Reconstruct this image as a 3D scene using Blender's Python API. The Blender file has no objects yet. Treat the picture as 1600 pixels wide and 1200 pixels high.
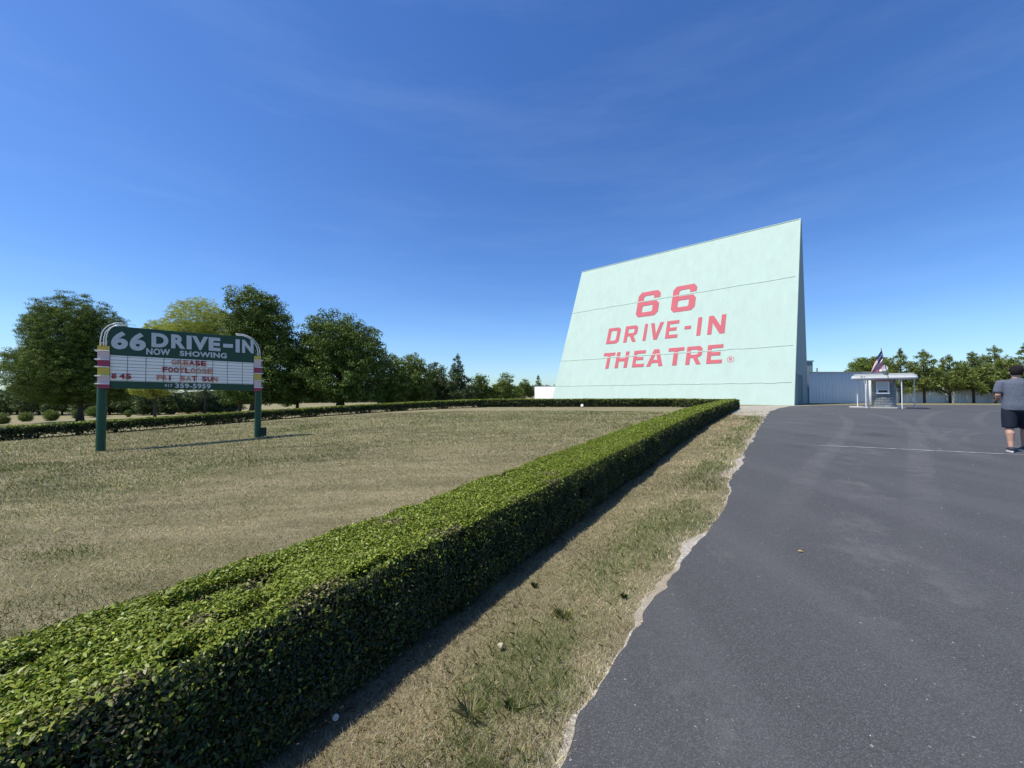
import bpy, math, numpy as np
from mathutils import Vector
C = bpy.context.scene
R = math.radians
COL = C.collection

# ------------------------------------------------------------------ camera
F = 605.0; CZ = 1.6; TH = math.atan(15 / F)
cd = bpy.data.cameras.new('camera'); cam = bpy.data.objects.new('camera', cd); COL.objects.link(cam)
cam.location = (0, 0, CZ); cam.rotation_euler = (R(90) + TH, 0, 0)
cd.sensor_width = 36; cd.sensor_fit = 'HORIZONTAL'; cd.lens = F / 1600 * 36
cd.clip_start = .05; cd.clip_end = 9000
C.camera = cam
# ------------------------------------------------------------------ light
SUN_EL, SUN_TR = 60.0, 72.0            # elevation; azimuth the light travels towards (clockwise from +Y)
w = bpy.data.worlds.new('World'); C.world = w; w.use_nodes = True
nt = w.node_tree; bg = nt.nodes['Background']
sky = nt.nodes.new('ShaderNodeTexSky'); sky.sky_type = 'NISHITA'; sky.sun_disc = False
sky.sun_elevation = R(SUN_EL); sky.sun_rotation = R(SUN_TR + 180)
sky.altitude = 300; sky.air_density = 1.0; sky.dust_density = .35; sky.ozone_density = 3.0
bg.inputs['Strength'].default_value = .127
# thin cirrus, part of the sky itself
tc = nt.nodes.new('ShaderNodeTexCoord'); mp = nt.nodes.new('ShaderNodeMapping')
mp.inputs['Scale'].default_value = (1.0, 1.6, 7.0); mp.inputs['Rotation'].default_value = (R(8), R(-12), R(20))
nz = nt.nodes.new('ShaderNodeTexNoise'); nz.inputs['Scale'].default_value = 1.6; nz.inputs['Detail'].default_value = 7; nz.inputs['Roughness'].default_value = .62
rp = nt.nodes.new('ShaderNodeValToRGB'); rp.color_ramp.elements[0].position = .46; rp.color_ramp.elements[1].position = .86
rp.color_ramp.elements[1].color = (.055, .055, .055, 1)
mx = nt.nodes.new('ShaderNodeMix'); mx.data_type = 'RGBA'; mx.inputs['B'].default_value = (6.2, 7.6, 9.2, 1)
hs = nt.nodes.new('ShaderNodeHueSaturation'); hs.inputs['Saturation'].default_value = 1.26; hs.inputs['Hue'].default_value = .511; hs.inputs['Value'].default_value = 1.08
nt.links.new(tc.outputs['Generated'], mp.inputs['Vector']); nt.links.new(mp.outputs[0], nz.inputs['Vector'])
nt.links.new(nz.outputs['Fac'], rp.inputs[0]); nt.links.new(rp.outputs[0], mx.inputs['Factor'])
nt.links.new(sky.outputs[0], hs.inputs['Color']); nt.links.new(hs.outputs[0], mx.inputs['A'])
sx = nt.nodes.new('ShaderNodeSeparateXYZ'); nt.links.new(tc.outputs['Generated'], sx.inputs[0])
er = nt.nodes.new('ShaderNodeValToRGB'); nt.links.new(sx.outputs['Z'], er.inputs[0])        # clear, deep blue late-summer air
er.color_ramp.elements[0].position = .0; er.color_ramp.elements[0].color = (.52, .66, .84, 1)
er.color_ramp.elements[1].position = .42; er.color_ramp.elements[1].color = (1.0, 1.0, 1.0, 1)
e_ = er.color_ramp.elements.new(.12); e_.color = (.80, .90, .98, 1)
ml = nt.nodes.new('ShaderNodeMix'); ml.data_type = 'RGBA'; ml.blend_type = 'MULTIPLY'; ml.inputs['Factor'].default_value = 1
nt.links.new(mx.outputs['Result'], ml.inputs['A']); nt.links.new(er.outputs[0], ml.inputs['B']); nt.links.new(ml.outputs['Result'], bg.inputs['Color'])
sd = bpy.data.lights.new('sun', 'SUN'); so = bpy.data.objects.new('sun', sd); COL.objects.link(so)
sd.energy = 4.4; sd.angle = R(.53); sd.color = (1, .955, .88)
dv = Vector((math.sin(R(SUN_TR)) * math.cos(R(SUN_EL)), math.cos(R(SUN_TR)) * math.cos(R(SUN_EL)), -math.sin(R(SUN_EL))))
so.rotation_euler = dv.to_track_quat('-Z', 'Y').to_euler(); so.location = (-20, -10, 40)
C.view_settings.view_transform = 'Standard'; C.view_settings.look = 'None'
C.view_settings.exposure = .36; C.view_settings.gamma = 1
C.cycles.max_bounces = 8; C.cycles.transparent_max_bounces = 8

# ------------------------------------------------------------------ numeric helpers
def hash2(ix, iy, seed=0):
    h = (ix.astype(np.int64) * 374761393 + iy.astype(np.int64) * 668265263 + seed * 2147483647) & 0xffffffff
    h = ((h ^ (h >> 13)) * 1274126177) & 0xffffffff
    h = h ^ (h >> 16)
    return (h & 0xffff) / 65535.0
def vnoise(x, y, seed=0):
    x = np.asarray(x, float); y = np.asarray(y, float)
    ix = np.floor(x); iy = np.floor(y); fx = x - ix; fy = y - iy
    fx = fx * fx * (3 - 2 * fx); fy = fy * fy * (3 - 2 * fy)
    a = hash2(ix, iy, seed); b = hash2(ix + 1, iy, seed); c = hash2(ix, iy + 1, seed); d = hash2(ix + 1, iy + 1, seed)
    return (a * (1 - fx) + b * fx) * (1 - fy) + (c * (1 - fx) + d * fx) * fy
def fbm(x, y, o=4, seed=0):
    s = 0; a = .5; t = 0
    for i in range(o):
        s = s + a * vnoise(x * 2 ** i, y * 2 ** i, seed + i * 7); t += a; a *= .5
    return s / t
# left hedge line (used by the terrain too)
LH0 = np.array([-18.8, 14.2]); LHD = np.array([.700, .714]); LHD /= np.linalg.norm(LHD)
def gz(x, y):
    x = np.asarray(x, float); y = np.asarray(y, float)
    r = np.hypot(x, y); s = 1 / np.maximum(1, r / 60)
    q = (.0215 * y + .025 * x) * s
    k = .16; m = .45
    h = np.clip(.5 + .5 * (m - q) / k, 0, 1)
    z = m * (1 - h) + q * h - k * h * (1 - h)
    t = (x - LH0[0]) * -LHD[1] + (y - LH0[1]) * LHD[0]     # distance beyond the left hedge
    wgt = np.clip(1 - (x + 6) / 14, 0, 1)
    z = z - .036 * np.clip(t - 3.0, 0, 110) * wgt
    return z
fw = np.array([0, math.cos(TH), math.sin(TH)]); upv = np.array([0, -math.sin(TH), math.cos(TH)])
def ray(px, py):
    d = fw + upv * ((600 - py) / F) + np.array([1, 0, 0]) * ((px - 800) / F)
    return d
def at(px, py, D):                       # point of a pixel at a forward distance D
    d = ray(px, py); d = d * (D / d[1]); return np.array([0, 0, CZ]) + d
def G(px, py):
    d = ray(px, py); d = d / d[1]
    ts = np.concatenate([np.linspace(.5, 60, 2400), np.linspace(60, 400, 1200)])
    p = d[None] * ts[:, None]; f = p[:, 2] + CZ - gz(p[:, 0], p[:, 1])
    i = np.argmax(f < 0)
    if not (f < 0).any(): i = len(ts) - 1
    a = f[i - 1] / (f[i - 1] - f[i] + 1e-9); t = ts[i - 1] + (ts[i] - ts[i - 1]) * a
    q = d * t; return np.array([q[0], q[1], float(gz(q[0], q[1]))])
def px_at_depth(px, D):                  # ground point in image column px at depth D
    x = (px - 800) / F * D; return np.array([x, D, float(gz(x, D))])
def top_z(py, D): return at(800, py, D)[2]

# ------------------------------------------------------------------ object helpers
def tag(o, label=None, cat=None, group=None, kind=None):
    if label: o['label'] = label
    if cat: o['category'] = cat
    if group: o['group'] = group
    if kind: o['kind'] = kind
    return o
def empty(name, loc, label=None, cat=None, group=None):
    o = bpy.data.objects.new(name, None); COL.objects.link(o); o.location = [float(v) for v in loc]
    o.empty_display_size = .2
    return tag(o, label, cat, group)
def mesh(name, V, Fc, m, parent=None, tint=None, smooth=False, mats=None, fmi=None):
    V = np.asarray(V, float).reshape(-1, 3)
    if parent is not None:
        off = np.array(parent.location); pp = parent.parent
        while pp is not None: off = off + np.array(pp.location); pp = pp.parent
        V = V - off
    me = bpy.data.meshes.new(name)
    if isinstance(Fc, np.ndarray):
        n, k = Fc.shape
        me.vertices.add(len(V)); me.vertices.foreach_set('co', V.ravel())
        me.loops.add(n * k); me.loops.foreach_set('vertex_index', Fc.ravel().astype(np.int32))
        me.polygons.add(n); me.polygons.foreach_set('loop_start', np.arange(0, n * k, k, dtype=np.int32))
        me.polygons.foreach_set('loop_total', np.full(n, k, dtype=np.int32))
        me.update(calc_edges=True)
    else:
        me.from_pydata([tuple(v) for v in V], [], [list(f) for f in Fc]); me.update()
    if mats:
        for q in mats: me.materials.append(q)
        me.polygons.foreach_set('material_index', np.asarray(fmi, dtype=np.int32))
    elif m: me.materials.append(m)
    if tint is not None:
        a = me.attributes.new('tint', 'FLOAT_COLOR', 'POINT')
        a.data.foreach_set('color', np.concatenate([tint, np.ones((len(tint), 1))], 1).astype(np.float32).ravel())
    if smooth: me.polygons.foreach_set('use_smooth', np.ones(len(me.polygons), dtype=bool))
    o = bpy.data.objects.new(name, me); COL.objects.link(o)
    if parent is not None: o.parent = parent
    return o
class MB:
    def __init__(s): s.v = []; s.f = []
    def add(s, V, Fc):
        b = len(s.v); s.v += [list(map(float, v)) for v in V]; s.f += [[i + b for i in f] for f in Fc]; return s
    def box(s, c, sz, ax=None, bev=0):
        # c centre, sz full sizes, ax = 3 unit axes
        ax = ax if ax is not None else np.eye(3); c = np.array(c, float); V = []
        for i in (-1, 1):
            for j in (-1, 1):
                for k in (-1, 1): V.append(c + ax[0] * i * sz[0] / 2 + ax[1] * j * sz[1] / 2 + ax[2] * k * sz[2] / 2)
        return s.add(V, [(0, 1, 3, 2), (4, 6, 7, 5), (0, 4, 5, 1), (2, 3, 7, 6), (0, 2, 6, 4), (1, 5, 7, 3)])
    def tube(s, P, rad, n=10, cap=True):
        P = [np.array(p, float) for p in P]; rad = rad if hasattr(rad, '__len__') else [rad] * len(P)
        b = len(s.v); pu = None
        for i, p in enumerate(P):
            t = P[min(i + 1, len(P) - 1)] - P[max(i - 1, 0)]; t = t / (np.linalg.norm(t) + 1e-9)
            if pu is None: pu = np.cross(t, [0, 0, 1]) if abs(t[2]) < .9 else np.cross(t, [1, 0, 0])
            pu = pu - t * np.dot(pu, t); pu /= np.linalg.norm(pu) + 1e-9; pv = np.cross(t, pu)
            for k in range(n):
                a = 2 * math.pi * k / n; s.v.append(list(p + (pu * math.cos(a) + pv * math.sin(a)) * rad[i]))
        for i in range(len(P) - 1):
            for k in range(n):
                a = b + i * n + k; c = b + i * n + (k + 1) % n; s.f.append([a, c, c + n, a + n])
        if cap: s.f.append([b + k for k in range(n)][::-1]); s.f.append([b + (len(P) - 1) * n + k for k in range(n)])
        return s
    def loft(s, rings, cap=True):
        b = len(s.v); n = len(rings[0])
        for r in rings: s.v += [list(map(float, p)) for p in r]
        for i in range(len(rings) - 1):
            for k in range(n):
                a = b + i * n + k; c = b + i * n + (k + 1) % n; s.f.append([a, c, c + n, a + n])
        if cap: s.f.append([b + k for k in range(n)][::-1]); s.f.append([b + (len(rings) - 1) * n + k for k in range(n)])
        return s
    def prism(s, poly, e):                # poly: list of 3D points, extruded by vector e
        n = len(poly); e = np.array(e, float)
        return s.add([np.array(p, float) for p in poly] + [np.array(p, float) + e for p in poly],
                     [list(range(n))[::-1], list(range(n, 2 * n))] + [[i, (i + 1) % n, n + (i + 1) % n, n + i] for i in range(n)])
    def build(s, name, m, parent=None, smooth=False):
        o = mesh(name, s.v, s.f, m, parent, smooth=smooth)
        bmn = bpy.data.meshes  # normals made consistent
        import bmesh
        bm = bmesh.new(); bm.from_mesh(o.data); bmesh.ops.recalc_face_normals(bm, faces=bm.faces); bm.to_mesh(o.data); bm.free()
        if smooth: o.data.polygons.foreach_set('use_smooth', np.ones(len(o.data.polygons), dtype=bool))
        return o
def bevel(o, wd=.01, seg=2):
    b = o.modifiers.new('bevel', 'BEVEL'); b.width = wd; b.segments = seg; b.limit_method = 'ANGLE'; return o

# ------------------------------------------------------------------ materials
def nodes(name):
    m = bpy.data.materials.new(name); m.use_nodes = True; t = m.node_tree
    return m, t, t.nodes['Principled BSDF'], t.nodes['Material Output']
def mixc(t, fac, a, b, blend='MIX'):
    n = t.nodes.new('ShaderNodeMix'); n.data_type = 'RGBA'; n.blend_type = blend
    for k, v in (('Factor', fac), ('A', a), ('B', b)):
        if hasattr(v, 'links') or isinstance(v, bpy.types.NodeSocket): t.links.new(v, n.inputs[k])
        elif k == 'Factor': n.inputs[k].default_value = v
        else: n.inputs[k].default_value = (*v, 1)
    return n.outputs['Result']
def noise(t, scale, detail=4, rough=.55, vec=None, stretch=None, rot=0, lo=None, hi=None):
    g = t.nodes.new('ShaderNodeNewGeometry') if vec is None else None
    v = g.outputs['Position'] if g else vec
    if stretch or rot:
        mpn = t.nodes.new('ShaderNodeMapping'); mpn.inputs['Scale'].default_value = stretch or (1, 1, 1); mpn.inputs['Rotation'].default_value = (0, 0, rot)
        t.links.new(v, mpn.inputs['Vector']); v = mpn.outputs[0]
    n = t.nodes.new('ShaderNodeTexNoise'); n.inputs['Scale'].default_value = scale; n.inputs['Detail'].default_value = detail; n.inputs['Roughness'].default_value = rough
    t.links.new(v, n.inputs['Vector']); o = n.outputs['Fac']
    if lo is not None:
        mr = t.nodes.new('ShaderNodeMapRange'); mr.inputs['From Min'].default_value = lo; mr.inputs['From Max'].default_value = hi
        t.links.new(o, mr.inputs['Value']); o = mr.outputs[0]
    return o
def bump(t, h, strength, dist=.02):
    b = t.nodes.new('ShaderNodeBump'); b.inputs['Strength'].default_value = strength; b.inputs['Distance'].default_value = dist
    t.links.new(h, b.inputs['Height']); return b.outputs[0]
def simple(name, c, rough=.6, var=.15, scale=3.0, metal=0, bmp=0, bscale=40, spec=.4, stretch=None):
    m, t, p, o = nodes(name)
    n = noise(t, scale, 5, stretch=stretch)
    c2 = tuple(v * (1 - var) for v in c); c3 = tuple(min(1, v * (1 + var * .6)) for v in c)
    t.links.new(mixc(t, n, c2, c3), p.inputs['Base Color'])
    p.inputs['Roughness'].default_value = rough; p.inputs['Metallic'].default_value = metal; p.inputs['Specular IOR Level'].default_value = spec
    if bmp: t.links.new(bump(t, noise(t, bscale, 4), bmp), p.inputs['Normal'])
    return m
def leafmat(name, rough=.5, trans=.3, spec=.35, tr=(1.5, 1.6, .6)):
    m, t, p, o = nodes(name)
    a = t.nodes.new('ShaderNodeAttribute'); a.attribute_name = 'tint'
    t.links.new(a.outputs['Color'], p.inputs['Base Color'])
    p.inputs['Roughness'].default_value = rough; p.inputs['Specular IOR Level'].default_value = spec
    tn = t.nodes.new('ShaderNodeBsdfTranslucent'); t.links.new(mixc(t, 1.0, a.outputs['Color'], tr, 'MULTIPLY'), tn.inputs['Color'])
    ms = t.nodes.new('ShaderNodeMixShader'); ms.inputs[0].default_value = trans
    t.links.new(p.outputs[0], ms.inputs[1]); t.links.new(tn.outputs[0], ms.inputs[2]); t.links.new(ms.outputs[0], o.inputs['Surface'])
    return m
M_hedge = leafmat('hedge_leaf', .45, .12, .3)
M_leaf = leafmat('tree_leaf', .6, .16, .2)
M_grass = leafmat('grass_blade', .6, .25, .2, (1.1, 1.1, .9))
M_bark = simple('bark', (.075, .058, .045), .9, .4, 8, bmp=.6, bscale=25, stretch=(1, 1, .25))
M_core = simple('hedge_dark_core', (.022, .020, .012), .95, .5, 30, bmp=.8, bscale=60)

def ground_mat():
    m, t, p, o = nodes('dry_grass_ground')
    big = noise(t, .11, 4, lo=.36, hi=.66); mid = noise(t, .7, 5, .6, lo=.35, hi=.7)
    st = noise(t, 1.6, 6, .65, stretch=(.35, 1.2, 1), rot=R(-25), lo=.38, hi=.66)
    fine = noise(t, 26, 5, .75, lo=.3, hi=.7)
    c = mixc(t, mid, (.290, .255, .140), (.235, .220, .110))
    c = mixc(t, big, c, (.20, .205, .092))
    st2 = noise(t, .8, 7, .7, stretch=(.3, 1.4, 1), rot=R(-25), lo=.40, hi=.62); c = mixc(t, st2, mixc(t, .35, c, (.12, .10, .055)), c)
    c2 = mixc(t, st, c, (.40, .345, .205))
    n = t.nodes.new('ShaderNodeMath'); n.operation = 'MULTIPLY'; n.inputs[1].default_value = .35
    dk = noise(t, 2.3, 5, .7, lo=.55, hi=.8); t.links.new(dk, n.inputs[0])
    c3 = mixc(t, n.outputs[0], c2, (.11, .085, .05))
    c4 = mixc(t, fine, mixc(t, .5, c3, (.07, .06, .03)), c3)
    t.links.new(c4, p.inputs['Base Color']); p.inputs['Roughness'].default_value = .95; p.inputs['Specular IOR Level'].default_value = .1
    t.links.new(bump(t, fine, .7, .03), p.inputs['Normal'])
    return m
def asphalt_mat():
    m, t, p, o = nodes('asphalt')
    big = noise(t, .16, 4, lo=.3, hi=.7); mid = noise(t, 1.2, 6, .6, lo=.35, hi=.65)
    g = t.nodes.new('ShaderNodeNewGeometry')
    v = t.nodes.new('ShaderNodeTexVoronoi'); v.inputs['Scale'].default_value = 210; t.links.new(g.outputs['Position'], v.inputs['Vector'])
    c = mixc(t, big, (.055, .0555, .053), (.067, .0675, .064))
    c = mixc(t, mid, c, (.060, .059, .057))
    sp = t.nodes.new('ShaderNodeSeparateColor'); t.links.new(v.outputs['Color'], sp.inputs[0])
    mr = t.nodes.new('ShaderNodeMapRange'); mr.inputs['From Min'].default_value = .55; mr.inputs['From Max'].default_value = 1; mr.inputs['To Max'].default_value = .8
    t.links.new(sp.outputs[0], mr.inputs['Value'])
    c = mixc(t, mr.outputs[0], c, (.135, .135, .14))
    mr2 = t.nodes.new('ShaderNodeMapRange'); mr2.inputs['From Min'].default_value = .0; mr2.inputs['From Max'].default_value = .3; mr2.inputs['To Min'].default_value = .45; mr2.inputs['To Max'].default_value = 0
    t.links.new(sp.outputs[1], mr2.inputs['Value'])
    c = mixc(t, mr2.outputs[0], c, (.018, .018, .02))
    # dusty scuffs
    d1 = noise(t, .9, 8, .74, stretch=(1, .7, 1), rot=R(30), lo=.56, hi=.74)
    n = t.nodes.new('ShaderNodeMath'); n.operation = 'MULTIPLY'; n.inputs[1].default_value = .5; t.links.new(d1, n.inputs[0])
    c = mixc(t, n.outputs[0], c, (.19, .18, .165))
    oil = noise(t, .5, 3, .6, lo=.60, hi=.72); c = mixc(t, oil, c, mixc(t, .45, c, (.03, .03, .031)))
    wp = noise(t, .55, 3, .5, stretch=(2.2, .22, 1), rot=R(22), lo=.42, hi=.66); c = mixc(t, wp, c, mixc(t, .16, c, (.15, .15, .15)))
    wsp = noise(t, 34, 2, .5, lo=.735, hi=.76)
    n2 = t.nodes.new('ShaderNodeMath'); n2.operation = 'MULTIPLY'; n2.inputs[1].default_value = .6; t.links.new(wsp, n2.inputs[0])
    c = mixc(t, n2.outputs[0], c, (.4, .39, .36))
    t.links.new(c, p.inputs['Base Color']); p.inputs['Roughness'].default_value = .8; p.inputs['Specular IOR Level'].default_value = .35
    t.links.new(bump(t, v.outputs['Distance'], .55, .006), p.inputs['Normal'])
    return m
def gravel_mat():
    m, t, p, o = nodes('pale_gravel')
    g = t.nodes.new('ShaderNodeNewGeometry')
    v = t.nodes.new('ShaderNodeTexVoronoi'); v.inputs['Scale'].default_value = 70; t.links.new(g.outputs['Position'], v.inputs['Vector'])
    sp = t.nodes.new('ShaderNodeSeparateColor'); t.links.new(v.outputs['Color'], sp.inputs[0])
    c = mixc(t, sp.outputs[0], (.27, .24, .19), (.52, .49, .42))
    c = mixc(t, noise(t, 2.5, 5, .6, lo=.42, hi=.62), c, (.30, .25, .17))
    t.links.new(c, p.inputs['Base Color']); p.inputs['Roughness'].default_value = .95
    t.links.new(bump(t, v.outputs['Distance'], .7, .012), p.inputs['Normal'])
    return m
M_ground = ground_mat(); M_asph = asphalt_mat(); M_gravel = gravel_mat()

# ------------------------------------------------------------------ ground
rr = np.concatenate([[0], np.geomspace(.25, 70, 230), np.geomspace(74, 4200, 60)]); na = 288
aa = np.linspace(0, 2 * math.pi, na, endpoint=False)
RX = rr[:, None] * np.cos(aa)[None]; RY = rr[:, None] * np.sin(aa)[None]
V = np.stack([RX, RY, gz(RX, RY)], -1).reshape(-1, 3)
i, j = np.meshgrid(np.arange(len(rr) - 1), np.arange(na), indexing='ij'); i = i.ravel(); j = j.ravel(); j2 = (j + 1) % na
Fc = np.stack([i * na + j, (i + 1) * na + j, (i + 1) * na + j2, i * na + j2], 1)
tag(mesh('ground', V, Fc, M_ground, smooth=True), 'dry khaki mown lawn and field', kind='structure')

edge_px = [(700, 1450), (870, 1200), (905, 1130), (940, 1070), (970, 1020), (1000, 975), (1040, 920), (1062, 885), (1085, 850), (1118, 812), (1135, 785), (1142, 760), (1152, 735), (1170, 700), (1186, 668), (1196, 652), (1204, 643), (1216, 638.4), (1236, 634.6)]
ep = np.array([G(*p)[:2] for p in edge_px])
ep = ep[np.argsort(ep[:, 1])]
def edge_x(y):
    y = np.asarray(y, float)
    x = np.interp(y, ep[:, 1], ep[:, 0])
    x = np.where(y < ep[0, 1], ep[0, 0] + (y - ep[0, 1]) * .5, x)
    x = np.where(y > ep[-1, 1], ep[-1, 0] + (y - ep[-1, 1]) * 2.5, x)
    n = (fbm(y * 1.1, y * 0, 4, 5) - .5) * .13 * np.clip(y / 4, .5, 1.8) + (fbm(y * 7, y * 0 + 3, 3, 9) - .5) * .08
    return x + n
ys = np.concatenate([np.arange(-8, 1, .25), np.arange(1, 8, .03), np.arange(8, 20, .08), np.arange(20, 39.01, .25)])
nx = 70
u = np.linspace(0, 1, nx) ** 2.2
X0 = edge_x(ys); XX = X0[:, None] + u[None] * (95 - X0[:, None]); YY = np.repeat(ys[:, None], nx, 1)
ZZ = gz(XX, YY) + .022; ZZ[:, 0] -= .05
V = np.stack([XX, YY, ZZ], -1).reshape(-1, 3)
def gridf(a, b):
    i, j = np.meshgrid(np.arange(a - 1), np.arange(b - 1), indexing='ij'); i = i.ravel(); j = j.ravel()
    return np.stack([i * b + j, i * b + j + 1, (i + 1) * b + j + 1, (i + 1) * b + j], 1)
# a rolled, slightly rounded edge
V3 = V.reshape(len(ys), nx, 3); V3[:, 1, 0] = V3[:, 0, 0] + .012
tag(mesh('asphalt_drive', V3.reshape(-1, 3), gridf(len(ys), nx), M_asph), 'dark asphalt driveway', kind='structure')
# pale gravel along the asphalt's edge, widening to a bare patch at its far end
def grav_w(y):
    n = fbm(y * .9, y * 0 + 11, 4, 21); n2 = fbm(y * 5, y * 0, 3, 33)
    a = .004 + np.clip(n - .50, 0, 1) * .55 * np.clip(y / 3.5, .5, 1.3) + (n2 - .4) * .06
    far = np.clip((y - 18.5) / 6, 0, 1) ** 1.5 * 5.5
    return np.maximum(a, .008) + far * (.55 + .9 * fbm(y * .6, y * 0 + 5, 3, 3))
gy = np.concatenate([np.arange(.8, 12, .03), np.arange(12, 37.6, .12)]); ex = edge_x(gy); gw = grav_w(gy); nb = 26
tt = np.linspace(0, 1, nb); GX = ex[:, None] + .05 - tt[None] * (gw[:, None] + .05); GY = np.repeat(gy[:, None], nb, 1)
GZ = gz(GX, GY) + .009; GZ[:, -1] -= .02
tag(mesh('gravel_shoulder', np.stack([GX, GY, GZ], -1).reshape(-1, 3), gridf(len(gy), nb)[:, ::-1], M_gravel), 'pale gravel shoulder', kind='structure')

def mark_mat(name, col, fac, sc=6):
    m, t, p, o = nodes(name)
    p.inputs['Base Color'].default_value = (*col, 1); p.inputs['Roughness'].default_value = .9
    a = t.nodes.new('ShaderNodeAttribute'); a.attribute_name = 'tint'
    sep = t.nodes.new('ShaderNodeSeparateColor'); t.links.new(a.outputs['Color'], sep.inputs[0])
    n = noise(t, sc, 6, .7, lo=.3, hi=.62)
    k = t.nodes.new('ShaderNodeMath'); k.operation = 'MULTIPLY'; t.links.new(n, k.inputs[0]); t.links.new(sep.outputs[0], k.inputs[1])
    k2 = t.nodes.new('ShaderNodeMath'); k2.operation = 'MULTIPLY'; k2.inputs[1].default_value = fac; t.links.new(k.outputs[0], k2.inputs[0])
    tr = t.nodes.new('ShaderNodeBsdfTransparent'); ms = t.nodes.new('ShaderNodeMixShader')
    t.links.new(k2.outputs[0], ms.inputs[0]); t.links.new(tr.outputs[0], ms.inputs[1]); t.links.new(p.outputs[0], ms.inputs[2]); t.links.new(ms.outputs[0], o.inputs['Surface'])
    return m
M_tyre = mark_mat('tyre_dust', (.20, .20, .195), .42); M_line = mark_mat('worn_chalk_line', (.55, .55, .53), .85, 9)
def smooth_path(P, n=60):
    P = np.array(P, float); d = np.r_[0, np.cumsum(np.hypot(*np.diff(P[:, :2], axis=0).T))]
    s = np.linspace(0, d[-1], n); Q = np.stack([np.interp(s, d, P[:, k]) for k in range(P.shape[1])], 1)
    for _ in range(max(2, n // 16)):
        Q[1:-1] = (Q[:-2] + 2 * Q[1:-1] + Q[2:]) / 4
    return Q
def strips(name, paths, m, lift):
    Vs = []; Fs = []; T = []; b = 0
    for k, (pts, wd, a0) in enumerate(paths):
        P = smooth_path([G(*q)[:2] for q in pts], 70); t = np.gradient(P, axis=0); t /= np.linalg.norm(t, axis=1)[:, None] + 1e-9
        n = np.stack([-t[:, 1], t[:, 0]], 1); c = np.array([-.5, -.3, 0, .3, .5]); al = np.array([0, .8, 1, .8, 0])
        Q = P[:, None] + n[:, None] * c[None, :, None] * wd; z = gz(Q[..., 0], Q[..., 1]) + .022 + lift + k * .0006
        Vs.append(np.concatenate([Q, z[..., None]], -1).reshape(-1, 3)); Fs.append(gridf(70, 5) + b); b += 350
        e = np.clip(np.minimum(np.arange(70), 69 - np.arange(70)) / 14, 0, 1); al2 = (e[:, None] * al[None] * a0).reshape(-1, 1)
        T.append(np.repeat(al2, 3, 1))
    return mesh(name, np.concatenate(Vs), np.concatenate(Fs), m, tint=np.concatenate(T))
tag(strips('tyre_marks', [
    ([(1250, 640.5), (1291, 646), (1315, 651), (1327, 660), (1324, 672), (1312, 687), (1298, 703), (1279, 722), (1240, 775), (1195, 850), (1150, 930)], .42, 1),
    ([(1300, 640.6), (1353, 646), (1386, 653), (1410, 663), (1427, 673), (1434, 691), (1436, 720), (1443, 780), (1455, 870), (1490, 1000)], .42, 1),
    ([(1500, 640), (1457, 647), (1441, 656), (1441, 665), (1457, 679), (1472, 689), (1493, 699), (1540, 720), (1600, 750)], .42, 1),
    ([(1570, 640.5), (1538, 646), (1526, 656), (1538, 668), (1570, 678)], .40, .9),
    ([(1518, 673), (1481, 677), (1470, 684), (1474, 694)], .18, .8),
    ([(1575, 676.5), (1524, 679), (1510, 684), (1507, 696)], .18, .8)], M_tyre, .004), 'faint pale tyre tracks curving over the asphalt', kind='structure')
tag(strips('pavement_lines', [
    ([(1248, 697), (1340, 700.5), (1440, 705.5), (1545, 710.5), (1640, 715)], .075, 1),
    ([(1190, 693), (1250, 697)], .05, .35), ([(1222, 649.6), (1264, 649.8)], .09, .45), ([(1216, 656), (1340, 658)], .08, .5)], M_line, .010), 'thin worn pale lines across the asphalt', kind='structure')

# ------------------------------------------------------------------ leaf / blade clouds
rng = np.random.default_rng(7)
def unit(v): return v / (np.linalg.norm(v, axis=-1, keepdims=True) + 1e-9)
def leaf_quads(P, N, size, aspect=.55, cup=.18, rg=rng):
    """small folded leaves: P centres, N normals"""
    n = len(P); r = unit(rg.normal(size=(n, 3))); T = unit(np.cross(N, r)); B = np.cross(N, T)
    s = (size if hasattr(size, '__len__') else np.full(n, size))[:, None]
    a = P - T * s * .5; c = P + T * s * .5
    b = P + B * s * aspect * .5 + N * s * cup; d = P - B * s * aspect * .5 + N * s * cup
    V = np.stack([a, b, c, d], 1).reshape(-1, 3); k = np.arange(n) * 4
    return V, np.stack([k, k + 1, k + 2, k + 3], 1)
def leaf_hex(P, N, size, aspect=.5, cup=.14, rg=rng):
    n = len(P); r = unit(rg.normal(size=(n, 3))); T = unit(np.cross(N, r)); B = np.cross(N, T)
    s = (size if hasattr(size, '__len__') else np.full(n, size))[:, None]; w_ = s * aspect * .5
    V = np.stack([P - T * s * .5, P - T * s * .16 + B * w_ + N * s * cup, P + T * s * .22 + B * w_ * .85 + N * s * cup, P + T * s * .55 - N * s * .08, P + T * s * .22 - B * w_ * .85 + N * s * cup, P - T * s * .16 - B * w_ + N * s * cup], 1).reshape(-1, 3)
    k = np.arange(n)[:, None] * 6; return V, k + np.arange(6)[None]
def pal(n, cols, wts, jit=.18, rg=rng):
    c = np.array(cols)[rg.choice(len(cols), n, p=np.array(wts) / sum(wts))]
    return np.clip(c * (1 + rg.normal(size=(n, 1)) * jit) * (1 + rg.normal(size=(n, 3)) * jit * .25), .004, .9)

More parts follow.
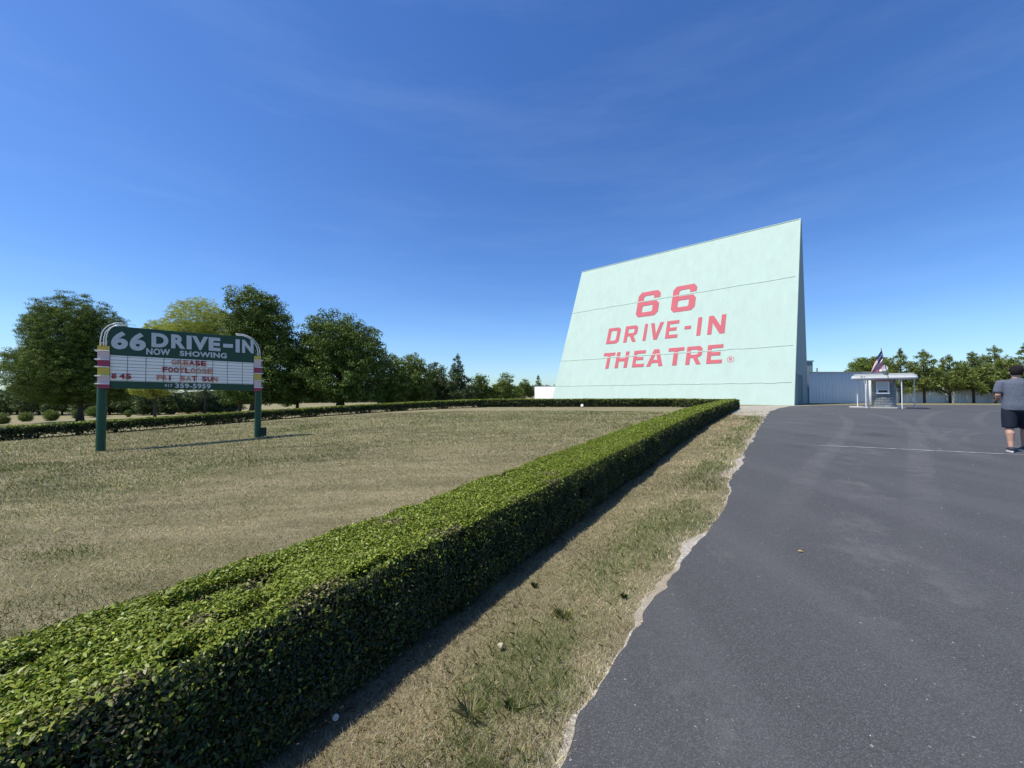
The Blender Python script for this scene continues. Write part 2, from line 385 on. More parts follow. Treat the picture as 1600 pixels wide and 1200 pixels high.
# ------------------------------------------------------------------ hedges
def make_hedge(name, label, group, base, width, height, side, cap=(True, True), holes=False, seed=1, gaps=False, kmul=1.0, batter=0.0):
    """base: polyline (m,2) of the near base edge; side=+1: body lies to the left of the path direction"""
    rg = np.random.default_rng(seed)
    base = np.array(base, float); L = np.r_[0, np.cumsum(np.linalg.norm(np.diff(base, axis=0), axis=1))]
    Ltot = L[-1]
    def frame(s):
        x = np.interp(s, L, base[:, 0]); y = np.interp(s, L, base[:, 1])
        e = .4; x2 = np.interp(np.clip(s + e, 0, Ltot), L, base[:, 0]); x1 = np.interp(np.clip(s - e, 0, Ltot), L, base[:, 0])
        y2 = np.interp(np.clip(s + e, 0, Ltot), L, base[:, 1]); y1 = np.interp(np.clip(s - e, 0, Ltot), L, base[:, 1])
        t = unit(np.stack([x2 - x1, y2 - y1], -1)); n = np.stack([-t[..., 1], t[..., 0]], -1) * side
        return np.stack([x, y], -1), t, n
    def hgt(s): return np.interp(s / Ltot, np.linspace(0, 1, len(height)), height)
    def surf(s, w, inset=0.0):
        """w in 0..1 round the cross-section: front side, top, back side -> point, normal"""
        h = hgt(s); P0, t, n = frame(s)
        per = h * 2 + width; d = w * per; rad = .09
        f1 = d < h; f3 = d > h + width
        v = np.where(f1, 0, np.where(f3, width, d - h)); z = np.where(f1, d, np.where(f3, per - d, h))
        nx_ = np.where(f1, -1.0, np.where(f3, 1.0, 0)); nz_ = np.where(f1 | f3, 0, 1.0)
        # round the shoulders
        dv = np.minimum(v, width - v); dz = h - z
        cr = np.clip(1 - np.maximum(dv, dz) / rad, 0, 1)
        sgn = np.where(v < width / 2, -1, 1)
        nx_ = nx_ + cr * sgn * .8 * (nz_ > .5); nz_ = nz_ + cr * .8 * (np.abs(nx_) > .5) * (nz_ < .5)
        ln = np.hypot(nx_, nz_) + 1e-9; nx_ /= ln; nz_ /= ln
        v = v + sgn * -1 * cr * rad * .3; z = z - cr * rad * .3
        v = v + batter * (z / h) * (1 - v / width)
        bumpn = (fbm(s * 1.3, w * 5, 3, seed) - .5) * (.045 + .07 * (1 - nz_)) + (fbm(s * 5, w * 14, 3, seed + 3) - .5) * (.045 + .04 * (1 - nz_))
        under = np.where(f1 | f3, np.clip((.2 - z) / .2, 0, 1) * -.10, 0)      # drawn in at the foot
        off = bumpn + under - inset
        xy = P0 + n * (v + nx_ * off)[..., None]; zz = gz(xy[..., 0], xy[..., 1]) + z + nz_ * off
        N = np.concatenate([n * nx_[..., None], nz_[..., None]], -1)
        return np.concatenate([xy, zz[..., None]], -1), N, z, (f1 | f3)
    root_p, _, _ = frame(np.array([Ltot / 2])); rt = empty(name, (root_p[0, 0], root_p[0, 1], float(gz(*root_p[0]))), label, 'hedge', group)
    # sampling along s weighted to nearness
    ss = np.linspace(0, Ltot, 1600); pp, _, _ = frame(ss); ds = np.hypot(pp[:, 0], pp[:, 1]); ds = np.maximum(ds, 1.7)
    lsz = np.maximum(.0150, .0025 * ds) * kmul
    per = 2 * np.array(hgt(ss)) + width
    dens = 2.1 * per / (lsz ** 2 * .30); dens = dens * np.where(lsz < .024, 1.1, 1)
    cdf = np.r_[0, np.cumsum((dens[1:] + dens[:-1]) / 2 * np.diff(ss))]; n = int(cdf[-1])
    s = np.interp(rg.random(n) * cdf[-1], cdf, ss); wv = rg.random(n)
    P, N, z, isside = surf(s, wv)
    d2 = np.maximum(np.hypot(P[:, 0], P[:, 1]), 1.7); sz = np.maximum(.0150, .0025 * d2) * kmul
    sz = sz * (.65 + .7 * rg.random(n))
    depth = rg.random(n) ** 2 * (.05 + sz); P = P - N * depth[:, None] + rg.normal(size=(n, 3)) * .008
    hole = fbm(s * 2.2 + 3, wv * 6.5, 3, seed + 11); thr = .79 if holes else .8
    near = np.clip(1 - d2 / 9, 0, 1) if holes else 0
    pit = np.clip((hole - (thr - .02 * near)) / .05, 0, 1)
    side_thin = isside & (rg.random(n) < .30); keep = ~side_thin; pit = pit * np.clip(1.4 - d2 / 9, .12, 1)
    if holes:  # ragged pocket in the top near the camera
        for (hs_, hw, ra, rb) in HOLES:
            q = ((s - hs_) / ra) ** 2 + ((wv - hw) / rb) ** 2 + (fbm(s * 9, wv * 22, 2, 77) - .5) * 1.3
            pit = np.maximum(pit, np.clip((1.1 - q) * 2.0, 0, 1))
    keep &= rg.random(n) > pit * .74; P = P - N * (pit * (.05 + .14 * rg.random(n)))[:, None]
    if gaps: keep &= ~(isside & (z < .14) & (fbm(s * 1.5, z * 0, 3, seed + 5) > .45) & (rg.random(n) < .85))
    keep &= z > .02
    P, N, sz, s, wv, z, isside = P[keep], N[keep], sz[keep], s[keep], wv[keep], z[keep], isside[keep]; n = len(P)
    NN = unit(N * .75 + rg.normal(size=(n, 3)) * .55 + np.array([0, 0, .25]))
    V, Fq = leaf_hex(P, NN, sz * 1.3, .44, .10, rg)
    patch = fbm(s * .9, wv * 3, 3, seed + 31); patch2 = fbm(s * 3.1, wv * 7, 3, seed + 41)
    col = pal(n, [(.150, .195, .018), (.205, .255, .026), (.085, .120, .016), (.29, .31, .04)], [.38, .34, .16, .12], .2, rg)
    yel = np.clip((patch - .5) * 5, 0, 1)[:, None]; col = col * (1 - yel * .35) + yel * .35 * np.array([.20, .245, .03])
    brn = np.clip((patch2 - .68) * 9, 0, .8)[:, None] * (rg.random((n, 1)) < .7); col = col * (1 - brn) + brn * np.array([.16, .125, .07])
    side_shade = (isside & (rg.random(n) < .80 + .15 * (z < .4)))[:, None]; shade_col = pal(n, [(.024, .040, .010), (.040, .056, .013), (.045, .036, .018)], [.5, .35, .15], .2, rg); col = np.where(side_shade, shade_col, col)   # side leaves darkened to paint in their shade, fresh growth on top
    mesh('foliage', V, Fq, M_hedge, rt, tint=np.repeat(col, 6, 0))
    # dark shell in place of the woody inside, added to block light
    m1 = int(Ltot / .16) + 2; m2 = 40; sg = np.linspace(.05, Ltot - .05, m1); wg = np.linspace(.12 if gaps else .03, .88 if gaps else .97, m2)
    S, W = np.meshgrid(sg, wg, indexing='ij'); P, N, z, _ = surf(S.ravel(), W.ravel(), .15)
    P = P - N * (rg.random(len(P)) * .05)[:, None]
    Fq = gridf(m1, m2); ends = [[k for k in range(m2)], [(m1 - 1) * m2 + k for k in range(m2)][::-1]]
    core = mesh('shade_core', P, [list(f) for f in Fq] + ends, M_core, rt)
    # cap leaves at the ends
    for e, on in enumerate(cap):
        if not on: continue
        s0 = 0. if e == 0 else Ltot; p0, t, nn = frame(np.array([s0])); h = float(hgt(s0)); d = max(1.7, float(np.hypot(*p0[0]))); q = max(.024, .0037 * d)
        k = int(3.2 * h * width / (q * q * .28)); a = rg.random(k); b = rg.random(k); sg_ = -1 if e == 0 else 1
        xy = p0 + nn * (a * width)[:, None] + t * sg_ * (.04 + (fbm(a * 4, b * 4, 2, seed) - .5) * .1)[:, None] 
        PP = np.c_[xy, gz(xy[:, 0], xy[:, 1]) + b * h * .98]
        NN = unit(np.c_[np.repeat(t * sg_, k, 0), np.zeros(k)] + rg.normal(size=(k, 3)) * .5)
        V, Fq = leaf_quads(PP, NN, q * (.7 + .6 * rg.random(k)), .6, .15, rg)
        mesh('foliage', V, Fq, M_hedge, rt, tint=np.repeat(pal(k, [(.085, .15, .02), (.05, .09, .016)], [.6, .4], .2, rg), 4, 0))
    return rt
AZ = math.atan(398 / 605); Dh = np.array([math.sin(AZ), math.cos(AZ)]); Nh = np.array([math.cos(AZ), -math.sin(AZ)])
HOLES = []
def road_sw(px, py, zt=.58):       # (s, w) on the road hedge's top for a pixel
    d = ray(px, py); d = d / d[1]
    for D in np.linspace(1, 40, 4000):
        p = d * D
        if p[2] + CZ < gz(p[0], p[1]) + zt: break
    s_ = p[0] * Dh[0] + p[1] * Dh[1]; l = -(p[0] * Nh[0] + p[1] * Nh[1]) - 1.75
    return s_ + 3.5, (zt + l) / (2 * zt + .94)
for (hx, hy, ra, rb) in [(345, 922, .22, .05), (400, 905, .15, .045), (425, 918, .12, .03), (398, 962, .12, .035), (110, 1015, .09, .014), (12, 1055, .13, .03), (205, 1058, .08, .015)]:  # the pit farthest left is shaped to stand in for a cast shadow
    a, b = road_sw(hx, hy); HOLES.append((a, b, ra, rb))
s1 = 36.0
road = [Dh * s + Nh * -1.75 for s in np.linspace(-3.5, s1 - 1.9, 40)]
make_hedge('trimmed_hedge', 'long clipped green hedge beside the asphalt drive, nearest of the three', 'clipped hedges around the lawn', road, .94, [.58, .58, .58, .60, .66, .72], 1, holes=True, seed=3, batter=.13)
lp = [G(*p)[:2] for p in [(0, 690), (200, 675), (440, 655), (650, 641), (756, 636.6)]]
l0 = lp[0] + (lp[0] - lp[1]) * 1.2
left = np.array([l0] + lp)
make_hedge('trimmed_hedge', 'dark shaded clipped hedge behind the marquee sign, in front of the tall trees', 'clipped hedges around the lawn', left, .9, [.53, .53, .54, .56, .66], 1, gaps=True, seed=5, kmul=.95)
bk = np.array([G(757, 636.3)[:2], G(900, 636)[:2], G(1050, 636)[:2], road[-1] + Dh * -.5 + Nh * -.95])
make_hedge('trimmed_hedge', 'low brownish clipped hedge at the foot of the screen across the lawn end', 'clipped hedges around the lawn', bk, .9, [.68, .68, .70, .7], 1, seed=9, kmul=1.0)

# ------------------------------------------------------------------ grass
def in_hedge(x, y):
    p = x * Nh[0] + y * Nh[1]; s = x * Dh[0] + y * Dh[1]
    return (p < -1.8) & (p > -2.65) & (s < 34.2)
def blades(name, n, xfun, hmin, hmax, cols, wts, seed, label, rmax, greenf, wk=.00085, lay=.8, edge=False):
    rg = np.random.default_rng(seed)
    # screen-uniform-ish sampling: radius log-uniform, a wide fan in front
    r = np.exp(rg.uniform(math.log(1.1), math.log(rmax), n * 2)); a = rg.uniform(R(-82), R(66), n * 2)
    x = r * np.sin(a); y = r * np.cos(a); k = xfun(x, y, rg); x = x[k][:n]; y = y[k][:n]; r = r[k][:n]; n = len(x)
    g = greenf(x, y)
    h = (hmin + (hmax - hmin) * rg.random(n) ** 1.5) * (1 + .8 * g) * np.clip(.55 + r / 14, .8, 1.8)
    wd = np.maximum(.0022, wk * r) * (.7 + .6 * rg.random(n))
    th = rg.random(n) * 2 * math.pi; wdir = np.stack([np.cos(th), np.sin(th), np.zeros(n)], 1)
    ln = rg.normal(size=(n, 2)) * h[:, None] * lay * (1 - .35 * g[:, None])
    z = gz(x, y)
    b = np.stack([x, y, z - .004], 1); tip = b + np.c_[ln, h]
    mid = b + np.c_[ln * .35, h * .62]
    V = np.stack([b - wdir * wd[:, None] * .5, b + wdir * wd[:, None] * .5, mid + wdir * wd[:, None] * .38, tip, mid - wdir * wd[:, None] * .38], 1).reshape(-1, 3)
    kk = np.arange(n) * 5; Fq = np.stack([kk, kk + 1, kk + 2, kk + 3, kk + 4], 1)
    c = pal(n, cols, wts, .11, rg)
    gsel = rg.random(n) < g
    if edge: de = edge_x(y) - x - grav_w(y); pe_ = rg.random(n) < np.exp(-(np.maximum(de, 0) / .09)) * .85; c = np.where(pe_[:, None], pal(n, [(.62, .56, .42), (.52, .45, .32)], [.5, .5], .15, rg), c); gsel &= ~pe_
    gc = pal(n, [(.150, .190, .055), (.11, .155, .04), (.22, .25, .085)], [.5, .3, .2], .2, rg)
    c = np.where(gsel[:, None], gc, c)
    lum = .62 + .84 * fbm(x * .55 + 9, y * .55, 3, 141) + .60 * (fbm((x * .9 + y * .42) * .5, (y * .9 - x * .42) * 2.6, 4, 151) - .5)
    soil = np.clip((fbm(x * .8, y * 1.9, 4, 161) - .60) * 7, 0, 1)[:, None] * .4
    c = c * lum[:, None]; c = c * (1 - soil) + soil * np.array([.15, .115, .075])
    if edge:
        pq = x * Nh[0] + y * Nh[1]; foot_shade = (np.exp(-np.maximum(pq + 1.78, 0) / .16) * .75)[:, None]; c = c * (1 - foot_shade) + foot_shade * np.array([.085, .065, .04])  # brown tint paints a deeper hedge shadow into the grass colour
    return tag(mesh(name, V, Fq, M_grass, tint=np.repeat(c, 5, 0)), label, 'grass', kind='stuff')
STRAW = [(.50, .405, .245), (.41, .33, .195), (.62, .53, .36), (.32, .25, .15)]
def verge_green(x, y):
    e = edge_x(y) - x; g = np.clip((fbm(x * 1.1, y * 1.1, 4, 55) - .47) * 8, 0, 1)
    near_edge = np.exp(-((e - .42) / .42) ** 2) * .75
    return np.clip(g * .75 * (.35 + near_edge) + near_edge * np.clip((fbm(x * 1.7, y * 1.2, 3, 8) - .36) * 4, 0, 1), 0, .92)
def verge_in(x, y, rg):
    p = x * Nh[0] + y * Nh[1]; e = edge_x(y); gw = grav_w(y)
    return (p > -1.86) & (x < e + .012 - gw * np.where(rg.random(len(x)) < .35, 0, 1) * rg.random(len(x)) ** .5) & (y > .3) & (y < 30)
def lawn_green(x, y):
    g = np.clip((fbm(x * .45, y * .45, 4, 91) - .55) * 3.5, 0, 1) * .55
    q = G(100, 865); s = np.exp(-(((x - q[0]) / .45) ** 2 + ((y - q[1]) / .22) ** 2)) * .9
    return np.clip(g + s + .10 + np.clip((np.hypot(x, y) - 6) / 16, 0, .42), 0, .95)
def lawn_in(x, y, rg):
    p = x * Nh[0] + y * Nh[1]
    t = (x - LH0[0]) * -LHD[1] + (y - LH0[1]) * LHD[0]
    return (p < -2.62) & (t < .2) & (y > -.5) & (y < 33)
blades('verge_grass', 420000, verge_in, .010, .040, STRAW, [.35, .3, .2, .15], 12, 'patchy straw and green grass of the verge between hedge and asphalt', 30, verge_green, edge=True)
blades('lawn_grass', 520000, lawn_in, .008, .030, STRAW, [.33, .33, .2, .14], 13, 'short dry mown grass of the lawn around the marquee sign', 26, lawn_green, .0008, .8)

# ------------------------------------------------------------------ trees
def limb_path(a, b, rg, n=6, sag=.08):
    a = np.array(a); b = np.array(b); L = np.linalg.norm(b - a); t = np.linspace(0, 1, n)[:, None]
    P = a + (b - a) * t; P[:, 2] += np.sin(t[:, 0] * math.pi) * L * sag; P[1:-1] += rg.normal(size=(n - 2, 3)) * L * .035
    return P
def broad_tree(name, label, base, lobes, trunk_r, fork, cols, wts, seed, leaf=.10, dens=1.0, group=None, cl=.34, limbs=9, open_=.0, cat='tree'):
    """lobes: (dx,dy,z,rx,ry,rz) relative to the base; foliage is gathered in clumps on limbs"""
    rg = np.random.default_rng(seed); base = np.array(base, float)
    rt = empty(name, base, label, cat, group)
    cc = []; cr = []
    for (dx, dy, z, rx, ry, rz) in lobes:
        vol = (rx * ry * rz) ** (1 / 3); nc = max(8, int(31 * (vol / cl / 1.6) ** 2 * dens))
        d = unit(rg.normal(size=(nc, 3))); rad = (.30 + .70 * rg.random(nc) ** .45)[:, None]
        wob = 1 + (rg.random((nc, 1)) - .5) * .22
        cc.append(np.array([dx, dy, z]) + d * np.array([rx, ry, rz]) * rad * wob); cr.append(cl * .86 * (.6 + .8 * rg.random(nc)))
    cc = np.concatenate(cc); cr = np.concatenate(cr)
    if open_: k = rg.random(len(cc)) > open_; cc = cc[k]; cr = cr[k]
    k = cc[:, 2] > fork * .75; cc = cc[k]; cr = cr[k]
    npc = np.maximum(8, (cr / leaf) ** 2 * 6.0).astype(int); idx = np.repeat(np.arange(len(cc)), npc); n = len(idx)
    d = unit(rg.normal(size=(n, 3))); rad = (.5 + .5 * rg.random(n) ** .6) * (1 + rg.normal(size=n) * .12)
    P = cc[idx] + d * (cr[idx] * rad)[:, None] * np.array([1.1, 1.1, .62]); P[:, 2] -= rg.random(n) * cr[idx] * .15
    NN = unit(d * .9 + rg.normal(size=(n, 3)) * .38 + np.array([0, 0, .35]))
    V, Fq = leaf_quads(P + base, NN, leaf * (.6 + .8 * rg.random(n)), .62, .12, rg)
    ct = 1 + rg.normal(size=len(cc)) * .16; col = pal(n, cols, wts, .16, rg) * np.clip(ct[idx], .6, 1.5)[:, None]
    mesh('crown', V, Fq, M_leaf, rt, tint=np.repeat(np.clip(col, .004, .8), 4, 0))
    mb = MB(); top = cc[:, 2].max(); lean = rg.normal(size=2) * .02 * top
    tp = [base + np.array([lean[0] * t ** 2, lean[1] * t ** 2, -.15 + t * top * .80]) for t in np.linspace(0, 1, 9)]
    tr = [trunk_r * (1.55 if i == 0 else (1 - .105 * i)) for i in range(9)]
    mb.tube(tp, tr, 10)
    order = rg.permutation(len(cc))[:limbs * 3]
    for q, ci in enumerate(order):
        tgt = cc[ci]; z0 = np.clip(tgt[2] * .55, fork, top * .72); f = (z0 + .15) / (top * .80)
        a = base + np.array([lean[0] * f * f, lean[1] * f * f, z0]); P = limb_path(a, base + tgt, rg); r0 = trunk_r * (.42 if q < limbs else .22) * (1 - .5 * f)
        mb.tube(P, np.linspace(r0, .018, 6), 6, cap=False)
    mb.build('trunk', M_bark, rt, smooth=True)
    return rt
def pine_tree(name, label, base, H, Rr, seed, cols, wts, group=None, clear=.28, needle=.13, nwh=12, trunk_r=.1, shape=1.0, sparse=1.0, tuft=.24, wd=.13, gap=.24):
    rg = np.random.default_rng(seed); base = np.array(base, float); rt = empty(name, base, label, 'pine tree', group)
    mb = MB(); mb.tube([base + np.array([0, 0, -.1]), base + np.array([0, 0, H * .3]), base + np.array([.03, 0, H * .7]), base + np.array([0, 0, H * .97])], [trunk_r * 1.2, trunk_r, trunk_r * .5, .02], 8)
    tc_ = []
    for i in range(nwh):
        f = i / (nwh - 1); z = H * (clear + (1 - clear) * f * .90); nb_ = rg.integers(4, 6); a0 = rg.random() * 6.3
        Lb = Rr * ((1 - f) ** (1.5 * shape) * .95 + .10) * (1 if f > .12 else .8)
        for k in range(nb_):
            a = a0 + k * 6.283 / nb_ + rg.normal() * .3; l = Lb * rg.uniform(.4, 1.35)
            tip = base + np.array([math.cos(a) * l, math.sin(a) * l, z + l * rg.uniform(.15, .75)]); s0 = base + np.array([0, 0, z])
            mb.tube(limb_path(s0, tip, rg, 4, .02), [.03, .025, .018, .01], 5, cap=False)
            m = max(1, int(l / gap * sparse))
            for q in range(m): 
                t = 1 - q / m * .8; tc_.append(s0 + (tip - s0) * t + rg.normal(size=3) * .10 * l ** .5)
        if i == nwh - 1: tc_ += [base + np.array([0, 0, H - .05]), base + np.array([0, 0, H * .97 - .1]), base + np.array([0, 0, H * .93 - .1])]
    mb.build('trunk', M_bark, rt, smooth=True)
    tcn = np.array(tc_); per = 38; idx = np.repeat(np.arange(len(tcn)), per); n = len(idx); hf = np.clip((tcn[:, 2] - base[2]) / H, 0, 1)
    d = unit(rg.normal(size=(n, 3)) + np.array([0, 0, .35])); l = needle * (1 + .6 * rg.random(n)) * (1.05 - .55 * hf[idx] ** 3); hf = np.clip((tcn[:, 2] - base[2]) / H, 0, 1); tr = (tuft * (.7 + .6 * rg.random(len(tcn))) * (1.1 - .72 * hf ** 2.5))[idx]
    c = tcn[idx] + d * (rg.random(n) * tr)[:, None]; a = c; b = c + d * l[:, None]; s = unit(np.cross(d, rg.normal(size=(n, 3)))) * (l * wd)[:, None]
    V = np.stack([a - s, a + s, b + s * .4, b - s * .4], 1).reshape(-1, 3); k = np.arange(n) * 4
    ct = (1 + rg.normal(size=len(tcn)) * .15)[idx][:, None]
    mesh('crown', V, np.stack([k, k + 1, k + 2, k + 3], 1), M_leaf, rt, tint=np.repeat(np.clip(pal(n, cols, wts, .18, rg) * ct, .004, .8), 4, 0))
    return rt
DK = [(.082, .125, .022), (.118, .168, .032), (.052, .082, .017), (.20, .25, .06)]; DW = [.35, .35, .2, .1]
MID = [(.110, .155, .030), (.150, .200, .040), (.070, .105, .022), (.23, .27, .06)]; YG = [(.31, .35, .06), (.40, .42, .09), (.22, .26, .045), (.50, .50, .15)]
def tree_px(kind, name, label, px, D, lob, seed, cols=DK, wts=DW, trunk_r=.3, fork=1.6, base_py=None, **kw):
    """lob: crown lobes in photograph pixels (cx, cy, rx, ry) turned into metres at distance D"""
    b = px_at_depth(px, D) if base_py is None else G(px, base_py); D = b[1]
    lobes = []
    for i, (cx, cy, rx, ry) in enumerate(lob):
        c = at(cx, cy, D); rxm = rx / F * D; rzm = ry / F * D
        lobes.append((c[0] - b[0], ((i * 37) % 7 - 3) / 3 * rxm * .35, c[2] - b[2], rxm, rxm * .9, rzm))
    return broad_tree(name, label, b, lobes, trunk_r, fork, cols, wts, seed, **kw)
tg = 'trees beyond the left hedge'
tree_px(0, 'oak_tree', 'large dark oak with wide spreading crown behind the left post of the marquee sign', 125, 25,
        [(125, 520, 48, 58), (92, 525, 40, 45), (150, 525, 36, 52), (62, 565, 40, 38), (112, 580, 70, 42), (160, 580, 42, 38), (60, 602, 38, 22), (185, 605, 34, 22), (120, 612, 60, 20)], 101, base_py=658, trunk_r=.30, fork=1.3, leaf=.115, cl=.42, group=tg, limbs=14)
tree_px(0, 'young_tree', 'yellow green airy tree rising behind the top of the marquee sign', 320, 33,
        [(322, 505, 42, 36), (345, 520, 34, 34), (300, 530, 40, 30), (245, 512, 22, 14), (262, 530, 24, 22), (330, 570, 50, 30), (285, 585, 45, 26), (240, 600, 26, 18)], 102, YG, [.4, .3, .15, .15], base_py=646, trunk_r=.24, fork=1.5, leaf=.12, cl=.40, group=tg, open_=.22)
tree_px(0, 'oak_tree', 'tallest dark tree, just right of the marquee sign', 398, 34,
        [(400, 490, 38, 42), (425, 510, 34, 42), (385, 530, 32, 50), (410, 560, 50, 55), (438, 570, 34, 50), (375, 590, 40, 40), (425, 610, 42, 28)], 103, trunk_r=.36, fork=1.6, leaf=.14, cl=.5, group=tg)
tree_px(0, 'maple_tree', 'broad round dark green tree between the tallest tree and the smaller treeline', 532, 37,
        [(530, 535, 50, 46), (560, 550, 42, 46), (500, 560, 40, 46), (575, 585, 30, 44), (530, 590, 66, 44), (480, 595, 30, 38), (540, 618, 64, 18)], 104, trunk_r=.38, fork=1.5, leaf=.15, cl=.52, group=tg)
tree_px(0, 'hedgerow_tree', 'small green tree tucked against the right side of the broad round tree', 612, 40,
        [(612, 580, 22, 26), (618, 600, 26, 24), (606, 615, 28, 16)], 105, MID, DW, trunk_r=.2, fork=.8, leaf=.15, cl=.42, group=tg)
tree_px(0, 'hedgerow_tree', 'bushy tree with bright feathery top, in the middle of the treeline', 645, 42,
        [(645, 575, 20, 24), (650, 595, 26, 26), (636, 605, 26, 20), (655, 617, 26, 14)], 106, MID, DW, trunk_r=.2, fork=.8, leaf=.15, cl=.42, group=tg)
tree_px(0, 'hedgerow_tree', 'lighter green tree just left of the tall treeline conifer', 682, 45,
        [(682, 588, 17, 22), (676, 603, 22, 20), (690, 612, 20, 15)], 107, [(.075, .105, .035), (.10, .135, .045), (.055, .08, .03), (.15, .17, .06)], DW, trunk_r=.18, fork=.8, leaf=.16, cl=.42, group=tg)
b = px_at_depth(715, 44); pine_tree('conifer_tree', 'tall feathery conifer standing above the low end of the treeline', b, top_z(553, 44) - b[2], 2.1, 201, [(.075, .105, .05), (.10, .13, .055), (.05, .075, .035)], [.4, .35, .25], tg, .1, .18, 12, .16, .85, 1.0, .3, .16)
tree_px(0, 'juniper_tree', 'small rounded dark tree right of the tall conifer', 748, 47,
        [(750, 600, 13, 15), (744, 610, 18, 14), (757, 613, 12, 12)], 108, DK, DW, trunk_r=.15, fork=.5, leaf=.16, cl=.38, group=tg)
tree_px(0, 'juniper_tree', 'wide spiky topped conifer between the rounded dark tree and the white wall', 790, 48,
        [(790, 598, 11, 15), (784, 608, 19, 13), (800, 612, 16, 12), (772, 612, 10, 10)], 109, MID, DW, trunk_r=.15, fork=.5, leaf=.15, cl=.36, group=tg)
tree_px(0, 'juniper_tree', 'small dark tree at the left end of the white wall', 820, 68,
        [(820, 604, 8, 13), (814, 613, 12, 10), (829, 612, 9, 9)], 110, DK, DW, trunk_r=.12, fork=.5, leaf=.15, cl=.34, group=tg)
b = px_at_depth(841, 72); pine_tree('conifer_tree', 'slim conifer tip showing above the white wall left of the screen', b, top_z(586, 72) - b[2], 1.3, 202, MID[:3], [.4, .35, .25], tg, .15, .18, 9, .1, .8)
tree_px(0, 'hedgerow_tree', 'low dark tree filling the gap under the tallest tree', 465, 39,
        [(462, 600, 26, 26), (452, 615, 22, 18), (470, 585, 18, 24)], 111, DK, DW, trunk_r=.18, fork=.8, leaf=.15, cl=.42, group=tg)
# two slim trees seen under the sign
for k, (px, D, lb, lab) in enumerate([(375, 31, [(372, 600, 26, 22), (380, 618, 26, 14)], 'small tree with dark trunk under the right half of the marquee sign'),
                                 (243, 40, [(236, 606, 22, 16), (252, 600, 22, 18)], 'low light green tree seen beneath the marquee sign, left of centre')]):
    tree_px(0, 'young_tree', lab, px, D, lb, 120 + k, YG if k else DK, DW, trunk_r=.16, fork=1.0, leaf=.12, cl=.36, group=tg, open_=.1)
# far treeline across the field
g2 = 'distant trees beyond the field'
rg0 = np.random.default_rng(5)
far_labels = ['hazy distant tree at the far left edge of the photo', 'distant tree over the first field bush', 'distant tree over the second field bush', 'distant tree just left of the oak trunk', 'distant tree just right of the oak trunk',
              'distant tree behind the left post of the sign', 'distant tree low under the left end of the sign', 'distant tree low under the sign at a quarter of its width', 'distant tree low under the middle of the sign', 'distant tree under the sign beside the slim dark trunk', 'distant tree at the right post of the sign']
for k, (px, top, wd_) in enumerate([(-8, 616, 26), (28, 606, 24), (62, 603, 26), (98, 612, 22), (140, 616, 20), (172, 614, 20), (205, 618, 22), (238, 616, 20), (272, 617, 22), (305, 614, 20), (345, 616, 26)]):
    D = 108 + rg0.uniform(-6, 6); by = 643; cy = (top + by) / 2
    tree_px(0, 'field_tree', far_labels[k], px, D, [(px, cy, wd_ * .8, (by - top) / 2), (px - wd_ * .5, cy + 5, wd_ * .6, (by - top) * .38), (px + wd_ * .5, cy + 4, wd_ * .6, (by - top) * .38), (px, by - 5, wd_, 5)], 140 + k,
            [(.085, .115, .04), (.065, .09, .032), (.11, .14, .05), (.05, .07, .03)], DW, trunk_r=.25, fork=.6, leaf=.42, cl=1.1, group=g2, dens=1.0, limbs=3)
# more distant wood closing the horizon: reads as one mass
rg1 = np.random.default_rng(77); n = 60000
a = rg1.uniform(R(-98), R(98), n); rad = rg1.uniform(235, 275, n); x = rad * np.sin(a); y = rad * np.cos(a)
hh = 4.5 + 4 * fbm(a * 30, a * 0, 4, 4) ; zz = gz(x, y) + rg1.random(n) ** .8 * hh
NN = unit(rg1.normal(size=(n, 3)) + np.array([0, -.5, .6])); Vq, Fq = leaf_quads(np.stack([x, y, zz], 1), NN, 1.9 * (.6 + .8 * rg1.random(n)), .7, .1, rg1)
tag(mesh('distant_wood', Vq, Fq, M_leaf, tint=np.repeat(pal(n, [(.07, .09, .045), (.05, .07, .035), (.09, .11, .05)], [.4, .3, .3], .2, rg1), 4, 0)), 'far-off wood along the horizon', 'wood', kind='stuff')
# field bushes
blabs = ['small bush at the left edge of the field, first of the row', 'small round bush in the field, second from the left edge', 'small round bush in the field left of the oak trunk', 'low bush just left of the oak trunk', 'bush beside the left post of the marquee sign',
         'small bush in the field under the left part of the sign', 'small bush in the field under the middle of the sign', 'twiggy bush between the middle of the sign and the slim dark trunk', 'rounded bush right of the slim dark trunk', 'rounded bush near the right post of the sign']
for k, (px, py, rx, ry) in enumerate([(3, 663, 8, 9), (40, 659, 8, 8), (79, 658, 9, 9), (119, 655, 5, 8), (150, 652, 12, 9), (200, 652, 4, 6), (264, 648, 8, 8), (293, 646, 5, 5), (340, 644, 9, 7), (360, 643, 8, 7)]):
    b = G(px, py); D = b[1]; s = D / F
    broad_tree('field_bush', blabs[k], b, [(0, 0, ry * s, rx * s, rx * s, ry * s), (rx * s * .4, 0, ry * s * .7, rx * s * .7, rx * s * .7, ry * s * .7)], .03, .05, MID, DW, 160 + k, leaf=.09, cl=.16, group='bushes dotted along the field', limbs=3, cat='bush')
